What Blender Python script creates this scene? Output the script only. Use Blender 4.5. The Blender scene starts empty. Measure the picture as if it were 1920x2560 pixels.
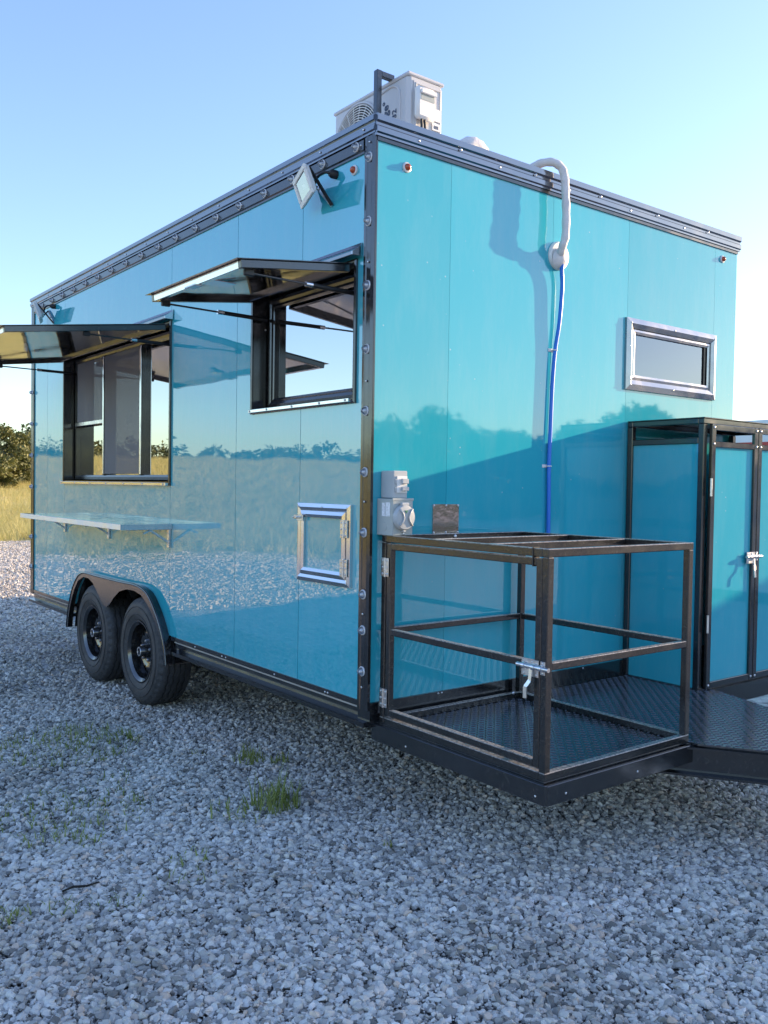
import bpy, bmesh, math, random
import numpy as np
from mathutils import Vector, Matrix, Quaternion
R = math.radians
random.seed(7)
rng = np.random.default_rng(7)
scene = bpy.context.scene
COL = scene.collection

# ------------------------------------------------------------------ camera
cam_data = bpy.data.cameras.new('camera')
cam = bpy.data.objects.new('camera', cam_data)
COL.objects.link(cam)
cr = Vector((0.79060987, -0.61213021, 0.01525241))
cu = Vector((0.00539595, 0.03187317, 0.99947736))
cf = Vector((0.61229642, 0.79011437, -0.02850227))
m = Matrix((cr, cu, -cf)).transposed().to_4x4()
m.translation = Vector((-2.10116, -2.79421, 1.34054))
cam.matrix_world = m
cam_data.sensor_fit = 'VERTICAL'
cam_data.sensor_height = 36.0
cam_data.lens = 2202.19 / 2560 * 36.0
cam_data.clip_start = 0.05
cam_data.clip_end = 3000
scene.camera = cam

# ------------------------------------------------------------------ sky and sun
SUN = Vector((1.0, -0.22, 0.2277)).normalized()
world = bpy.data.worlds.new('World')
scene.world = world
world.use_nodes = True
wn = world.node_tree.nodes
wl = world.node_tree.links
wn.clear()
sky = wn.new('ShaderNodeTexSky')
sky.sky_type = 'NISHITA'
sky.sun_disc = False
sky.sun_elevation = math.asin(SUN.z)
sky.sun_rotation = math.atan2(SUN.x, SUN.y)
sky.altitude = 200
sky.air_density = 1.0
sky.dust_density = 0.6
sky.ozone_density = 2.0
bg = wn.new('ShaderNodeBackground')
bg.inputs['Strength'].default_value = 0.15
wo = wn.new('ShaderNodeOutputWorld')
# soften the range between the zenith and the bright horizon (thin even haze), same for every direction
hs_ = wn.new('ShaderNodeHueSaturation')
hs_.inputs['Hue'].default_value = 0.515
hs_.inputs['Saturation'].default_value = 1.06
wl.new(sky.outputs[0], hs_.inputs['Color'])
bw_ = wn.new('ShaderNodeRGBToBW')
wl.new(sky.outputs[0], bw_.inputs[0])
pw_ = wn.new('ShaderNodeMath')
pw_.operation = 'POWER'
pw_.inputs[1].default_value = -0.20
wl.new(bw_.outputs[0], pw_.inputs[0])
vm_ = wn.new('ShaderNodeVectorMath')
vm_.operation = 'SCALE'
wl.new(hs_.outputs[0], vm_.inputs[0])
wl.new(pw_.outputs[0], vm_.inputs['Scale'])
wl.new(vm_.outputs[0], bg.inputs[0])
wl.new(bg.outputs[0], wo.inputs[0])
sl = bpy.data.lights.new('sun', 'SUN')
sl.energy = 3.4
sl.angle = R(0.5)
sl.color = (1.0, 0.72, 0.45)
so = bpy.data.objects.new('sun', sl)
COL.objects.link(so)
so.rotation_euler = SUN.to_track_quat('Z', 'Y').to_euler()
so.location = (20, -5, 12)
vs = scene.view_settings
vs.view_transform = 'Standard'
vs.look = 'None'
vs.exposure = 1.76
vs.gamma = 1.0
vs.use_curve_mapping = False
scene.cycles.max_bounces = 10
scene.cycles.transparent_max_bounces = 16


# ------------------------------------------------------------------ materials
def new_mat(name):
    mt = bpy.data.materials.new(name)
    mt.use_nodes = True
    nt = mt.node_tree
    return mt, nt, nt.nodes, nt.links, nt.nodes['Principled BSDF']


def ramp(nodes, stops):
    n = nodes.new('ShaderNodeValToRGB')
    e = n.color_ramp.elements
    while len(e) < len(stops):
        e.new(0.5)
    for i, (p, c) in enumerate(stops):
        e[i].position = p
        e[i].color = (*c, 1) if len(c) == 3 else c
    return n


def mat(name, col, rough=0.5, metal=0.0, ior=1.5, var=0.0, vscale=6.0, bump=None, rvar=0.0, coat=0.0,
        dust=0.0, dustcol=(0.45, 0.4, 0.33), settle=0.0):
    mt, nt, N, L, b = new_mat(name)
    b.inputs['Base Color'].default_value = (*col, 1)
    b.inputs['Roughness'].default_value = rough
    b.inputs['Metallic'].default_value = metal
    b.inputs['IOR'].default_value = ior
    b.inputs['Coat Weight'].default_value = coat
    b.inputs['Coat Roughness'].default_value = 0.05
    tc = N.new('ShaderNodeTexCoord')
    src = None
    if var:
        n = N.new('ShaderNodeTexNoise')
        n.inputs['Scale'].default_value = vscale
        n.inputs['Detail'].default_value = 6
        L.new(tc.outputs['Object'], n.inputs['Vector'])
        lo = tuple(max(0, c * (1 - var)) for c in col)
        hi = tuple(min(1, c * (1 + var)) for c in col)
        rp = ramp(N, [(0.3, lo), (0.7, hi)])
        L.new(n.outputs['Fac'], rp.inputs[0])
        src = rp.outputs[0]
    if dust:
        n = N.new('ShaderNodeTexNoise')
        n.inputs['Scale'].default_value = 95
        n.inputs['Detail'].default_value = 8
        n.inputs['Roughness'].default_value = 0.75
        L.new(tc.outputs['Object'], n.inputs['Vector'])
        rp = ramp(N, [(0.52, (0, 0, 0)), (0.72, (dust, dust, dust))])
        L.new(n.outputs['Fac'], rp.inputs[0])
        fac = rp.outputs[0]
        if settle:
            # grit that has settled on upward faces, broken up by noise
            ge = N.new('ShaderNodeNewGeometry')
            sz = N.new('ShaderNodeSeparateXYZ')
            L.new(ge.outputs['Normal'], sz.inputs[0])
            gt = N.new('ShaderNodeMath')
            gt.operation = 'GREATER_THAN'
            gt.inputs[1].default_value = 0.6
            L.new(sz.outputs[2], gt.inputs[0])
            rs_ = ramp(N, [(0.36, (0.1 * settle,) * 3), (0.58, (settle,) * 3)])
            L.new(n.outputs['Fac'], rs_.inputs[0])
            m1 = N.new('ShaderNodeMath')
            m1.operation = 'MULTIPLY'
            L.new(gt.outputs[0], m1.inputs[0])
            L.new(rs_.outputs[0], m1.inputs[1])
            m2 = N.new('ShaderNodeMath')
            m2.operation = 'MAXIMUM'
            L.new(m1.outputs[0], m2.inputs[0])
            L.new(rp.outputs[0], m2.inputs[1])
            fac = m2.outputs[0]
        mx = N.new('ShaderNodeMix')
        mx.data_type = 'RGBA'
        L.new(fac, mx.inputs[0])
        mx.inputs[6].default_value = (*col, 1)
        if src:
            L.new(src, mx.inputs[6])
        mx.inputs[7].default_value = (*dustcol, 1)
        src = mx.outputs[2]
    if src:
        L.new(src, b.inputs['Base Color'])
    if rvar:
        n = N.new('ShaderNodeTexNoise')
        n.inputs['Scale'].default_value = 9
        n.inputs['Detail'].default_value = 5
        L.new(tc.outputs['Object'], n.inputs['Vector'])
        mr = N.new('ShaderNodeMapRange')
        mr.inputs[1].default_value = 0.3
        mr.inputs[2].default_value = 0.7
        mr.inputs[3].default_value = max(0.0, rough - rvar)
        mr.inputs[4].default_value = min(1.0, rough + rvar)
        L.new(n.outputs['Fac'], mr.inputs[0])
        L.new(mr.outputs[0], b.inputs['Roughness'])
    if bump:
        sc, dist = bump
        n = N.new('ShaderNodeTexNoise')
        n.inputs['Scale'].default_value = sc
        n.inputs['Detail'].default_value = 4
        L.new(tc.outputs['Object'], n.inputs['Vector'])
        bp = N.new('ShaderNodeBump')
        bp.inputs['Strength'].default_value = 1
        bp.inputs['Distance'].default_value = dist
        L.new(n.outputs['Fac'], bp.inputs['Height'])
        L.new(bp.outputs[0], b.inputs['Normal'])
    return mt


def panel_mat(name, wave, specks, ior=1.95, rough=0.03):
    mt, nt, N, L, b = new_mat(name)
    b.inputs['Roughness'].default_value = rough
    b.inputs['IOR'].default_value = ior
    tc = N.new('ShaderNodeTexCoord')
    oi = N.new('ShaderNodeObjectInfo')
    base = (0.034, 0.39, 0.485)
    hs = N.new('ShaderNodeHueSaturation')
    hs.inputs['Color'].default_value = (*base, 1)
    mr = N.new('ShaderNodeMapRange')
    mr.inputs[3].default_value = 0.93
    mr.inputs[4].default_value = 1.06
    L.new(oi.outputs['Random'], mr.inputs[0])
    L.new(mr.outputs[0], hs.inputs['Value'])
    cur = hs.outputs[0]
    # fine dust, drips and scuffs sitting on the paint
    v = N.new('ShaderNodeTexVoronoi')
    v.inputs['Scale'].default_value = 16
    L.new(tc.outputs['Object'], v.inputs['Vector'])
    rp = ramp(N, [(0.0, (1, 1, 1)), (0.075, (0, 0, 0))])
    L.new(v.outputs['Distance'], rp.inputs[0])
    n2 = N.new('ShaderNodeTexNoise')
    n2.inputs['Scale'].default_value = 2.6
    n2.inputs['Detail'].default_value = 5
    L.new(tc.outputs['Object'], n2.inputs['Vector'])
    rp2 = ramp(N, [(0.47, (0, 0, 0)), (0.6, (1, 1, 1))])
    L.new(n2.outputs['Fac'], rp2.inputs[0])
    mu = N.new('ShaderNodeMath')
    mu.operation = 'MULTIPLY'
    L.new(rp.outputs[0], mu.inputs[0])
    L.new(rp2.outputs[0], mu.inputs[1])
    # faint dusty film
    n3 = N.new('ShaderNodeTexNoise')
    n3.inputs['Scale'].default_value = 7
    n3.inputs['Detail'].default_value = 9
    n3.inputs['Roughness'].default_value = 0.7
    mp = N.new('ShaderNodeMapping')
    mp.inputs['Scale'].default_value = (1, 1, 0.25)
    L.new(tc.outputs['Object'], mp.inputs[0])
    L.new(mp.outputs[0], n3.inputs['Vector'])
    rp3 = ramp(N, [(0.45, (0, 0, 0)), (0.8, (0.09, 0.09, 0.09))])
    L.new(n3.outputs['Fac'], rp3.inputs[0])
    ad = N.new('ShaderNodeMath')
    ad.operation = 'MULTIPLY_ADD'
    L.new(mu.outputs[0], ad.inputs[0])
    ad.inputs[1].default_value = specks
    L.new(rp3.outputs[0], ad.inputs[2])
    mx = N.new('ShaderNodeMix')
    mx.data_type = 'RGBA'
    L.new(ad.outputs[0], mx.inputs[0])
    L.new(cur, mx.inputs[6])
    mx.inputs[7].default_value = (0.62, 0.64, 0.62, 1)
    L.new(mx.outputs[2], b.inputs['Base Color'])
    # slight waviness of thin sheet metal, different on every sheet
    ofs = N.new('ShaderNodeVectorMath')
    ofs.operation = 'SCALE'
    cb = N.new('ShaderNodeCombineXYZ')
    for i in range(3):
        L.new(oi.outputs['Random'], cb.inputs[i])
    ofs.inputs['Scale'].default_value = 37.0
    L.new(cb.outputs[0], ofs.inputs[0])
    av = N.new('ShaderNodeVectorMath')
    L.new(tc.outputs['Object'], av.inputs[0])
    L.new(ofs.outputs[0], av.inputs[1])
    nw = N.new('ShaderNodeTexNoise')
    nw.inputs['Scale'].default_value = 2.3
    nw.inputs['Detail'].default_value = 1.5
    L.new(av.outputs[0], nw.inputs['Vector'])
    bp = N.new('ShaderNodeBump')
    bp.inputs['Strength'].default_value = 1
    bp.inputs['Distance'].default_value = wave
    L.new(nw.outputs['Fac'], bp.inputs['Height'])
    L.new(bp.outputs[0], b.inputs['Normal'])
    return mt


def glass_mat(name, tint, ior=1.8, film=0.0, refl=(0.95, 0.97, 1.0)):
    mt, nt, N, L, b = new_mat(name)
    N.remove(b)
    out = N['Material Output']
    fr = N.new('ShaderNodeFresnel')
    fr.inputs['IOR'].default_value = ior
    tr = N.new('ShaderNodeBsdfTransparent')
    tr.inputs['Color'].default_value = (*tint, 1)
    gl = N.new('ShaderNodeBsdfGlossy')
    gl.inputs['Roughness'].default_value = 0.005
    gl.inputs['Color'].default_value = (*refl, 1)
    tc = N.new('ShaderNodeTexCoord')
    nw = N.new('ShaderNodeTexNoise')
    nw.inputs['Scale'].default_value = 1.6
    L.new(tc.outputs['Object'], nw.inputs['Vector'])
    bp = N.new('ShaderNodeBump')
    bp.inputs['Distance'].default_value = 0.0006
    L.new(nw.outputs['Fac'], bp.inputs['Height'])
    L.new(bp.outputs[0], gl.inputs['Normal'])
    mx = N.new('ShaderNodeMixShader')
    mf = N.new('ShaderNodeMapRange')
    mf.inputs[3].default_value = film
    mf.inputs[4].default_value = 1.0
    L.new(fr.outputs[0], mf.inputs[0])
    L.new(mf.outputs[0], mx.inputs[0])
    L.new(tr.outputs[0], mx.inputs[1])
    L.new(gl.outputs[0], mx.inputs[2])
    L.new(mx.outputs[0], out.inputs[0])
    return mt


def screen_mat(name):
    mt, nt, N, L, b = new_mat(name)
    N.remove(b)
    out = N['Material Output']
    tc = N.new('ShaderNodeTexCoord')
    wy = N.new('ShaderNodeTexWave')
    wy.bands_direction = 'Y'
    wy.inputs['Scale'].default_value = 260
    wz = N.new('ShaderNodeTexWave')
    wz.bands_direction = 'Z'
    wz.inputs['Scale'].default_value = 260
    L.new(tc.outputs['Object'], wy.inputs['Vector'])
    L.new(tc.outputs['Object'], wz.inputs['Vector'])
    mm = N.new('ShaderNodeMath')
    mm.operation = 'MAXIMUM'
    L.new(wy.outputs['Fac'], mm.inputs[0])
    L.new(wz.outputs['Fac'], mm.inputs[1])
    mr = N.new('ShaderNodeMapRange')
    mr.inputs[1].default_value = 0.0
    mr.inputs[2].default_value = 1.0
    mr.inputs[3].default_value = 0.2
    mr.inputs[4].default_value = 0.62
    L.new(mm.outputs[0], mr.inputs[0])
    tr = N.new('ShaderNodeBsdfTransparent')
    df = N.new('ShaderNodeBsdfDiffuse')
    df.inputs['Color'].default_value = (0.34, 0.33, 0.33, 1)
    mx = N.new('ShaderNodeMixShader')
    L.new(mr.outputs[0], mx.inputs[0])
    L.new(tr.outputs[0], mx.inputs[1])
    L.new(df.outputs[0], mx.inputs[2])
    L.new(mx.outputs[0], out.inputs[0])
    return mt


def leaf_mat(name, dark, light):
    mt, nt, N, L, b = new_mat(name)
    tc = N.new('ShaderNodeTexCoord')
    n = N.new('ShaderNodeTexNoise')
    n.inputs['Scale'].default_value = 1.4
    n.inputs['Detail'].default_value = 8
    L.new(tc.outputs['Object'], n.inputs['Vector'])
    rp = ramp(N, [(0.32, dark), (0.68, light)])
    L.new(n.outputs['Fac'], rp.inputs[0])
    L.new(rp.outputs[0], b.inputs['Base Color'])
    b.inputs['Roughness'].default_value = 0.6
    b.inputs['Subsurface Weight'].default_value = 0.0
    out = N['Material Output']
    tl = N.new('ShaderNodeBsdfTranslucent')
    L.new(rp.outputs[0], tl.inputs['Color'])
    mx = N.new('ShaderNodeMixShader')
    mx.inputs[0].default_value = 0.25
    L.new(b.outputs[0], mx.inputs[1])
    L.new(tl.outputs[0], mx.inputs[2])
    L.new(mx.outputs[0], out.inputs[0])
    return mt


M = {}
M['panel_side'] = panel_mat('teal_side_sheet', 0.0021, 0.3, 2.25, 0.012)
M['panel_front'] = panel_mat('teal_front_sheet', 0.0014, 0.9, 1.8)
M['black'] = mat('black_painted_trim', (0.010, 0.0105, 0.012), 0.16, ior=1.85, rvar=0.06, bump=(60, 0.00006), dust=0.12)
M['black_dusty'] = mat('dusty_black_steel', (0.012, 0.012, 0.012), 0.2, ior=1.75, rvar=0.08, dust=0.14, bump=(90, 0.0003), settle=0.75)
M['fascia'] = mat('black_roof_trim', (0.018, 0.023, 0.042), 0.12, ior=3.0, rvar=0.04, dust=0.05)
M['under'] = mat('black_underbody', (0.025, 0.024, 0.023), 0.6, var=0.4, dust=0.4)
M['steel'] = mat('bright_aluminium', (0.72, 0.72, 0.73), 0.16, 1.0, rvar=0.06, bump=(5, 0.0005))
M['satin'] = mat('satin_aluminium', (0.80, 0.80, 0.81), 0.5, 1.0, rvar=0.08)
M['mirror'] = mat('stainless_sheet', (0.60, 0.60, 0.59), 0.09, 1.0, rvar=0.05, bump=(3.0, 0.0022))
M['zinc'] = mat('zinc_plated_steel', (0.66, 0.67, 0.69), 0.3, 1.0, var=0.15, vscale=40, rvar=0.1)
M['plate'] = mat('wrinkled_polished_plate', (0.70, 0.60, 0.55), 0.16, 1.0, bump=(7, 0.004))
M['glass'] = glass_mat('mirror_film_glass', (0.42, 0.40, 0.37), 1.6, 0.5)
M['lens'] = glass_mat('clear_lens', (0.85, 0.88, 0.92), 1.6)
M['screen'] = screen_mat('insect_screen')
M['glass_front'] = glass_mat('front_window_glass', (0.30, 0.32, 0.36), 1.7, 0.14, (0.72, 0.82, 1.0))
M['lamp_base'] = mat('pale_lamp_base', (0.62, 0.63, 0.65), 0.2, ior=1.8)
M['chrome_dark'] = mat('weathered_aluminium', (0.42, 0.42, 0.43), 0.22, 1.0, rvar=0.08, bump=(6, 0.0004))
M['flood_lens'] = glass_mat('floodlight_glass', (0.9, 0.92, 0.95), 1.6, 0.4)
M['amber'] = mat('amber_lens', (0.42, 0.06, 0.012), 0.12, coat=0.6)
M['rubber'] = mat('tyre_rubber', (0.042, 0.042, 0.044), 0.66, var=0.35, vscale=12, dust=0.4, dustcol=(0.2, 0.19, 0.18), bump=(120, 0.0004))
M['rim'] = mat('black_steel_rim', (0.012, 0.012, 0.013), 0.14, ior=1.9, rvar=0.05, dust=0.1)
M['white_plastic'] = mat('off_white_plastic', (0.78, 0.77, 0.74), 0.42, var=0.05)
M['white_enamel'] = mat('white_enamel_sheet', (0.55, 0.55, 0.56), 0.35, var=0.04, vscale=3)
M['grey_plastic'] = mat('grey_plastic', (0.42, 0.45, 0.46), 0.4, var=0.05)
M['grey_metal'] = mat('grey_painted_box', (0.36, 0.40, 0.39), 0.42, var=0.06)
M['sticker'] = mat('white_sticker', (0.72, 0.74, 0.76), 0.5, var=0.2, vscale=140)
M['green'] = mat('green_mark', (0.02, 0.16, 0.09), 0.4)
M['pipe'] = mat('white_tape_wrap', (0.66, 0.63, 0.62), 0.6, var=0.1, vscale=20, bump=(26, 0.006))
M['hose'] = mat('blue_hose_rubber', (0.015, 0.17, 0.66), 0.32)
M['black_plastic'] = mat('black_plastic', (0.012, 0.012, 0.013), 0.45)
M['ink'] = mat('blue_grey_print', (0.03, 0.05, 0.10), 0.5)
M['interior'] = mat('interior_sheet', (0.42, 0.41, 0.39), 0.45, var=0.08)
M['inner_dark'] = mat('interior_floor', (0.06, 0.055, 0.05), 0.5, var=0.2)
M['deck'] = mat('black_tread_plate', (0.018, 0.020, 0.023), 0.2, ior=2.1, rvar=0.08, dust=0.35, dustcol=(0.24, 0.23, 0.21))
M['bark'] = mat('bark', (0.10, 0.075, 0.05), 0.9, var=0.4, vscale=12, bump=(30, 0.02))
M['leaf_bush'] = leaf_mat('olive_leaves', (0.05, 0.066, 0.018), (0.18, 0.185, 0.055))
M['leaf_far'] = leaf_mat('far_leaves', (0.06, 0.08, 0.035), (0.14, 0.15, 0.06))
M['weed'] = leaf_mat('weed_blades', (0.17, 0.22, 0.04), (0.34, 0.36, 0.11))
M['grass'] = leaf_mat('dry_field_grass', (0.38, 0.39, 0.12), (0.72, 0.60, 0.28))
M['twig'] = mat('dark_twig', (0.02, 0.016, 0.012), 0.9)
M['cabin_white'] = mat('white_cabin_wall', (0.70, 0.70, 0.71), 0.5, var=0.05)
M['cabin_red'] = mat('red_stripe', (0.40, 0.03, 0.03), 0.4)


def stone_mat():
    mt, nt, N, L, b = new_mat('crushed_limestone')
    oi = N.new('ShaderNodeObjectInfo')
    rp = ramp(N, [(0.0, (0.16, 0.15, 0.135)), (0.2, (0.42, 0.395, 0.355)), (0.55, (0.63, 0.59, 0.525)),
                  (0.86, (0.72, 0.68, 0.61)), (0.93, (0.64, 0.49, 0.37)), (1.0, (0.85, 0.82, 0.76))])
    L.new(oi.outputs['Random'], rp.inputs[0])
    tc = N.new('ShaderNodeTexCoord')
    n = N.new('ShaderNodeTexNoise')
    n.inputs['Scale'].default_value = 2.0
    n.inputs['Detail'].default_value = 7
    n.inputs['Roughness'].default_value = 0.7
    L.new(tc.outputs['Object'], n.inputs['Vector'])
    mx = N.new('ShaderNodeMix')
    mx.data_type = 'RGBA'
    mx.blend_type = 'MULTIPLY'
    mx.inputs[0].default_value = 0.7
    r2 = ramp(N, [(0.3, (0.78, 0.78, 0.78)), (0.7, (1.2, 1.2, 1.18))])
    L.new(n.outputs['Fac'], r2.inputs[0])
    L.new(rp.outputs[0], mx.inputs[6])
    L.new(r2.outputs[0], mx.inputs[7])
    # broad patches of darker, damper stone
    g = N.new('ShaderNodeNewGeometry')
    n4 = N.new('ShaderNodeTexNoise')
    n4.inputs['Scale'].default_value = 1.1
    n4.inputs['Detail'].default_value = 4
    L.new(g.outputs['Position'], n4.inputs['Vector'])
    r4 = ramp(N, [(0.34, (0.80, 0.79, 0.77)), (0.5, (1, 1, 1))])
    L.new(n4.outputs['Fac'], r4.inputs[0])
    m4 = N.new('ShaderNodeMix')
    m4.data_type = 'RGBA'
    m4.blend_type = 'MULTIPLY'
    m4.inputs[0].default_value = 1.0
    L.new(mx.outputs[2], m4.inputs[6])
    L.new(r4.outputs[0], m4.inputs[7])
    L.new(m4.outputs[2], b.inputs['Base Color'])
    b.inputs['Roughness'].default_value = 0.75
    return mt


M['stone'] = stone_mat()


def ground_mat():
    mt, nt, N, L, b = new_mat('gravel_and_field')
    g = N.new('ShaderNodeNewGeometry')
    pos = g.outputs['Position']
    v = N.new('ShaderNodeTexVoronoi')
    v.inputs['Scale'].default_value = 34
    L.new(pos, v.inputs['Vector'])
    sp = N.new('ShaderNodeSeparateColor')
    L.new(v.outputs['Color'], sp.inputs[0])
    rp = ramp(N, [(0.0, (0.18, 0.17, 0.16)), (0.5, (0.42, 0.40, 0.37)), (1.0, (0.64, 0.61, 0.56))])
    L.new(sp.outputs[0], rp.inputs[0])
    # field colour
    n = N.new('ShaderNodeTexNoise')
    n.inputs['Scale'].default_value = 0.35
    n.inputs['Detail'].default_value = 9
    L.new(pos, n.inputs['Vector'])
    rf = ramp(N, [(0.3, (0.40, 0.36, 0.14)), (0.55, (0.58, 0.48, 0.21)), (0.75, (0.68, 0.55, 0.29))])
    L.new(n.outputs['Fac'], rf.inputs[0])
    # signed distance to the lot edge  y = 15.3 + .55 x
    sx = N.new('ShaderNodeSeparateXYZ')
    L.new(pos, sx.inputs[0])
    ma = N.new('ShaderNodeMath')
    ma.operation = 'MULTIPLY_ADD'
    L.new(sx.outputs[0], ma.inputs[0])
    ma.inputs[1].default_value = -0.55
    L.new(sx.outputs[1], ma.inputs[2])
    n2 = N.new('ShaderNodeTexNoise')
    n2.inputs['Scale'].default_value = 0.9
    n2.inputs['Detail'].default_value = 6
    L.new(pos, n2.inputs['Vector'])
    m2 = N.new('ShaderNodeMath')
    m2.operation = 'MULTIPLY_ADD'
    L.new(n2.outputs['Fac'], m2.inputs[0])
    m2.inputs[1].default_value = 3.5
    L.new(ma.outputs[0], m2.inputs[2])
    mr = N.new('ShaderNodeMapRange')
    mr.inputs[1].default_value = 15.7
    mr.inputs[2].default_value = 16.7
    L.new(m2.outputs[0], mr.inputs[0])
    mx = N.new('ShaderNodeMix')
    mx.data_type = 'RGBA'
    L.new(mr.outputs[0], mx.inputs[0])
    L.new(rp.outputs[0], mx.inputs[6])
    L.new(rf.outputs[0], mx.inputs[7])
    L.new(mx.outputs[2], b.inputs['Base Color'])
    b.inputs['Roughness'].default_value = 0.9
    bp = N.new('ShaderNodeBump')
    bp.inputs['Strength'].default_value = 0.9
    bp.inputs['Distance'].default_value = 0.012
    bp.invert = True
    L.new(v.outputs['Distance'], bp.inputs['Height'])
    L.new(bp.outputs[0], b.inputs['Normal'])
    return mt


M['ground'] = ground_mat()


# ------------------------------------------------------------------ mesh helpers
class MB:
    """Collects shapes in world coordinates; build() links them as one mesh object."""

    def __init__(self):
        self.bm = bmesh.new()
        self.smooth = False

    def box(self, x0, x1, y0, y1, z0, z1, bev=0.0):
        x0, x1 = sorted((x0, x1)); y0, y1 = sorted((y0, y1)); z0, z1 = sorted((z0, z1))
        bm = self.bm
        c = [bm.verts.new((x, y, z)) for x in (x0, x1) for y in (y0, y1) for z in (z0, z1)]
        idx = [(0, 1, 3, 2), (4, 6, 7, 5), (0, 4, 5, 1), (2, 3, 7, 6), (0, 2, 6, 4), (1, 5, 7, 3)]
        fs = [bm.faces.new([c[i] for i in f]) for f in idx]
        if bev > 0:
            es = list({e for f in fs for e in f.edges})
            bmesh.ops.bevel(bm, geom=es, offset=bev, segments=1, affect='EDGES', clamp_overlap=True)
        return self

    def bar(self, p, q, w, h, up=(0, 0, 1), bev=0.0):
        p, q = Vector(p), Vector(q)
        d = (q - p).normalized()
        u = Vector(up)
        s = d.cross(u).normalized()
        u = s.cross(d).normalized()
        bm = self.bm
        vs_ = []
        for a in (p, q):
            for i, j in ((-1, -1), (1, -1), (1, 1), (-1, 1)):
                vs_.append(bm.verts.new(a + s * (w / 2 * i) + u * (h / 2 * j)))
        fs = [bm.faces.new(vs_[:4][::-1]), bm.faces.new(vs_[4:])]
        for i in range(4):
            k = (i + 1) % 4
            fs.append(bm.faces.new((vs_[i], vs_[k], vs_[4 + k], vs_[4 + i])))
        if bev > 0:
            es = list({e for f in fs for e in f.edges})
            bmesh.ops.bevel(bm, geom=es, offset=bev, segments=1, affect='EDGES', clamp_overlap=True)
        return self

    def prism(self, outline, axis, a, b):
        """outline: 2D points in the two other axes (in x,y,z order), extruded a..b along axis."""
        bm = self.bm

        def P(t, v):
            c = [t[0], t[1]]
            c.insert(axis, v)
            return bm.verts.new(c)
        A = [P(t, a) for t in outline]
        B = [P(t, b) for t in outline]
        bm.faces.new(A)
        bm.faces.new(B[::-1])
        n = len(A)
        for i in range(n):
            k = (i + 1) % n
            bm.faces.new((A[i], B[i], B[k], A[k]))
        return self

    def tube(self, path, r, seg=12, caps=True):
        path = [Vector(p) for p in path]
        bm = self.bm
        rings = []
        t0 = (path[1] - path[0]).normalized()
        nrm = t0.orthogonal().normalized()
        for i, p in enumerate(path):
            a = path[max(0, i - 1)]
            b = path[min(len(path) - 1, i + 1)]
            t = (b - a).normalized()
            nrm = (nrm - t * nrm.dot(t)).normalized()
            bn = t.cross(nrm)
            rr = r[i] if isinstance(r, (list, tuple)) else r
            rings.append([bm.verts.new(p + (nrm * math.cos(2 * math.pi * k / seg) + bn * math.sin(2 * math.pi * k / seg)) * rr)
                          for k in range(seg)])
        for i in range(len(rings) - 1):
            for k in range(seg):
                j = (k + 1) % seg
                bm.faces.new((rings[i][k], rings[i][j], rings[i + 1][j], rings[i + 1][k]))
        if caps:
            bm.faces.new(rings[0][::-1])
            bm.faces.new(rings[-1])
        return self

    def lathe(self, prof, center, axis, seg=24, closed=False):
        """prof: (t along axis, radius) pairs."""
        bm = self.bm
        ax = Vector(axis).normalized()
        u = ax.orthogonal().normalized()
        w = ax.cross(u)
        c = Vector(center)
        rings = []
        for t, r in prof:
            if r < 1e-6:
                rings.append([bm.verts.new(c + ax * t)])
            else:
                rings.append([bm.verts.new(c + ax * t + (u * math.cos(2 * math.pi * k / seg) + w * math.sin(2 * math.pi * k / seg)) * r)
                              for k in range(seg)])
        pairs = list(zip(rings, rings[1:]))
        if closed:
            pairs.append((rings[-1], rings[0]))
        for A, B in pairs:
            for k in range(seg):
                j = (k + 1) % seg
                if len(A) == 1 and len(B) == 1:
                    continue
                if len(A) == 1:
                    bm.faces.new((A[0], B[k], B[j]))
                elif len(B) == 1:
                    bm.faces.new((A[k], A[j], B[0]))
                else:
                    bm.faces.new((A[k], A[j], B[j], B[k]))
        return self

    def build(self, name, material, parent=None, smooth=False, angle=None):
        bm = self.bm
        bmesh.ops.recalc_face_normals(bm, faces=bm.faces)
        me = bpy.data.meshes.new(name)
        root = parent
        off = Vector((0, 0, 0))
        while root is not None:
            off += root.location
            root = root.parent
        bm.transform(Matrix.Translation(-off))
        bm.to_mesh(me)
        bm.free()
        me.materials.append(M[material] if isinstance(material, str) else material)
        if smooth:
            me.polygons.foreach_set('use_smooth', [True] * len(me.polygons))
            if angle:
                me.set_sharp_from_angle(angle=R(angle))
        o = bpy.data.objects.new(name, me)
        COL.objects.link(o)
        o.parent = parent
        return o


def tag(o, label=None, cat=None, group=None, kind=None):
    if label:
        o['label'] = label
    if cat:
        o['category'] = cat
    if group:
        o['group'] = group
    if kind:
        o['kind'] = kind
    return o


def thing(name, loc, label, cat, group=None):
    o = bpy.data.objects.new(name, None)
    o.empty_display_size = 0.1
    COL.objects.link(o)
    o.location = loc
    return tag(o, label, cat, group)


def part_copy(o, delta, parent=None):
    c = o.copy()
    COL.objects.link(c)
    c.parent = parent if parent is not None else o.parent
    c.location = o.location + Vector(delta)
    for ch in o.children:
        d = ch.copy()
        COL.objects.link(d)
        d.parent = c
    return c


# ------------------------------------------------------------------ ground
def gheight(x, y):
    s = y - 0.55 * x - 17.0
    t = np.clip(s / 45.0, 0, 1)
    h = 2.7 * t * t * (3 - 2 * t)
    far = np.clip((np.hypot(x, y) - 90) / 600, 0, 1)
    return h + 9.0 * far * (s > 0)


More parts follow.
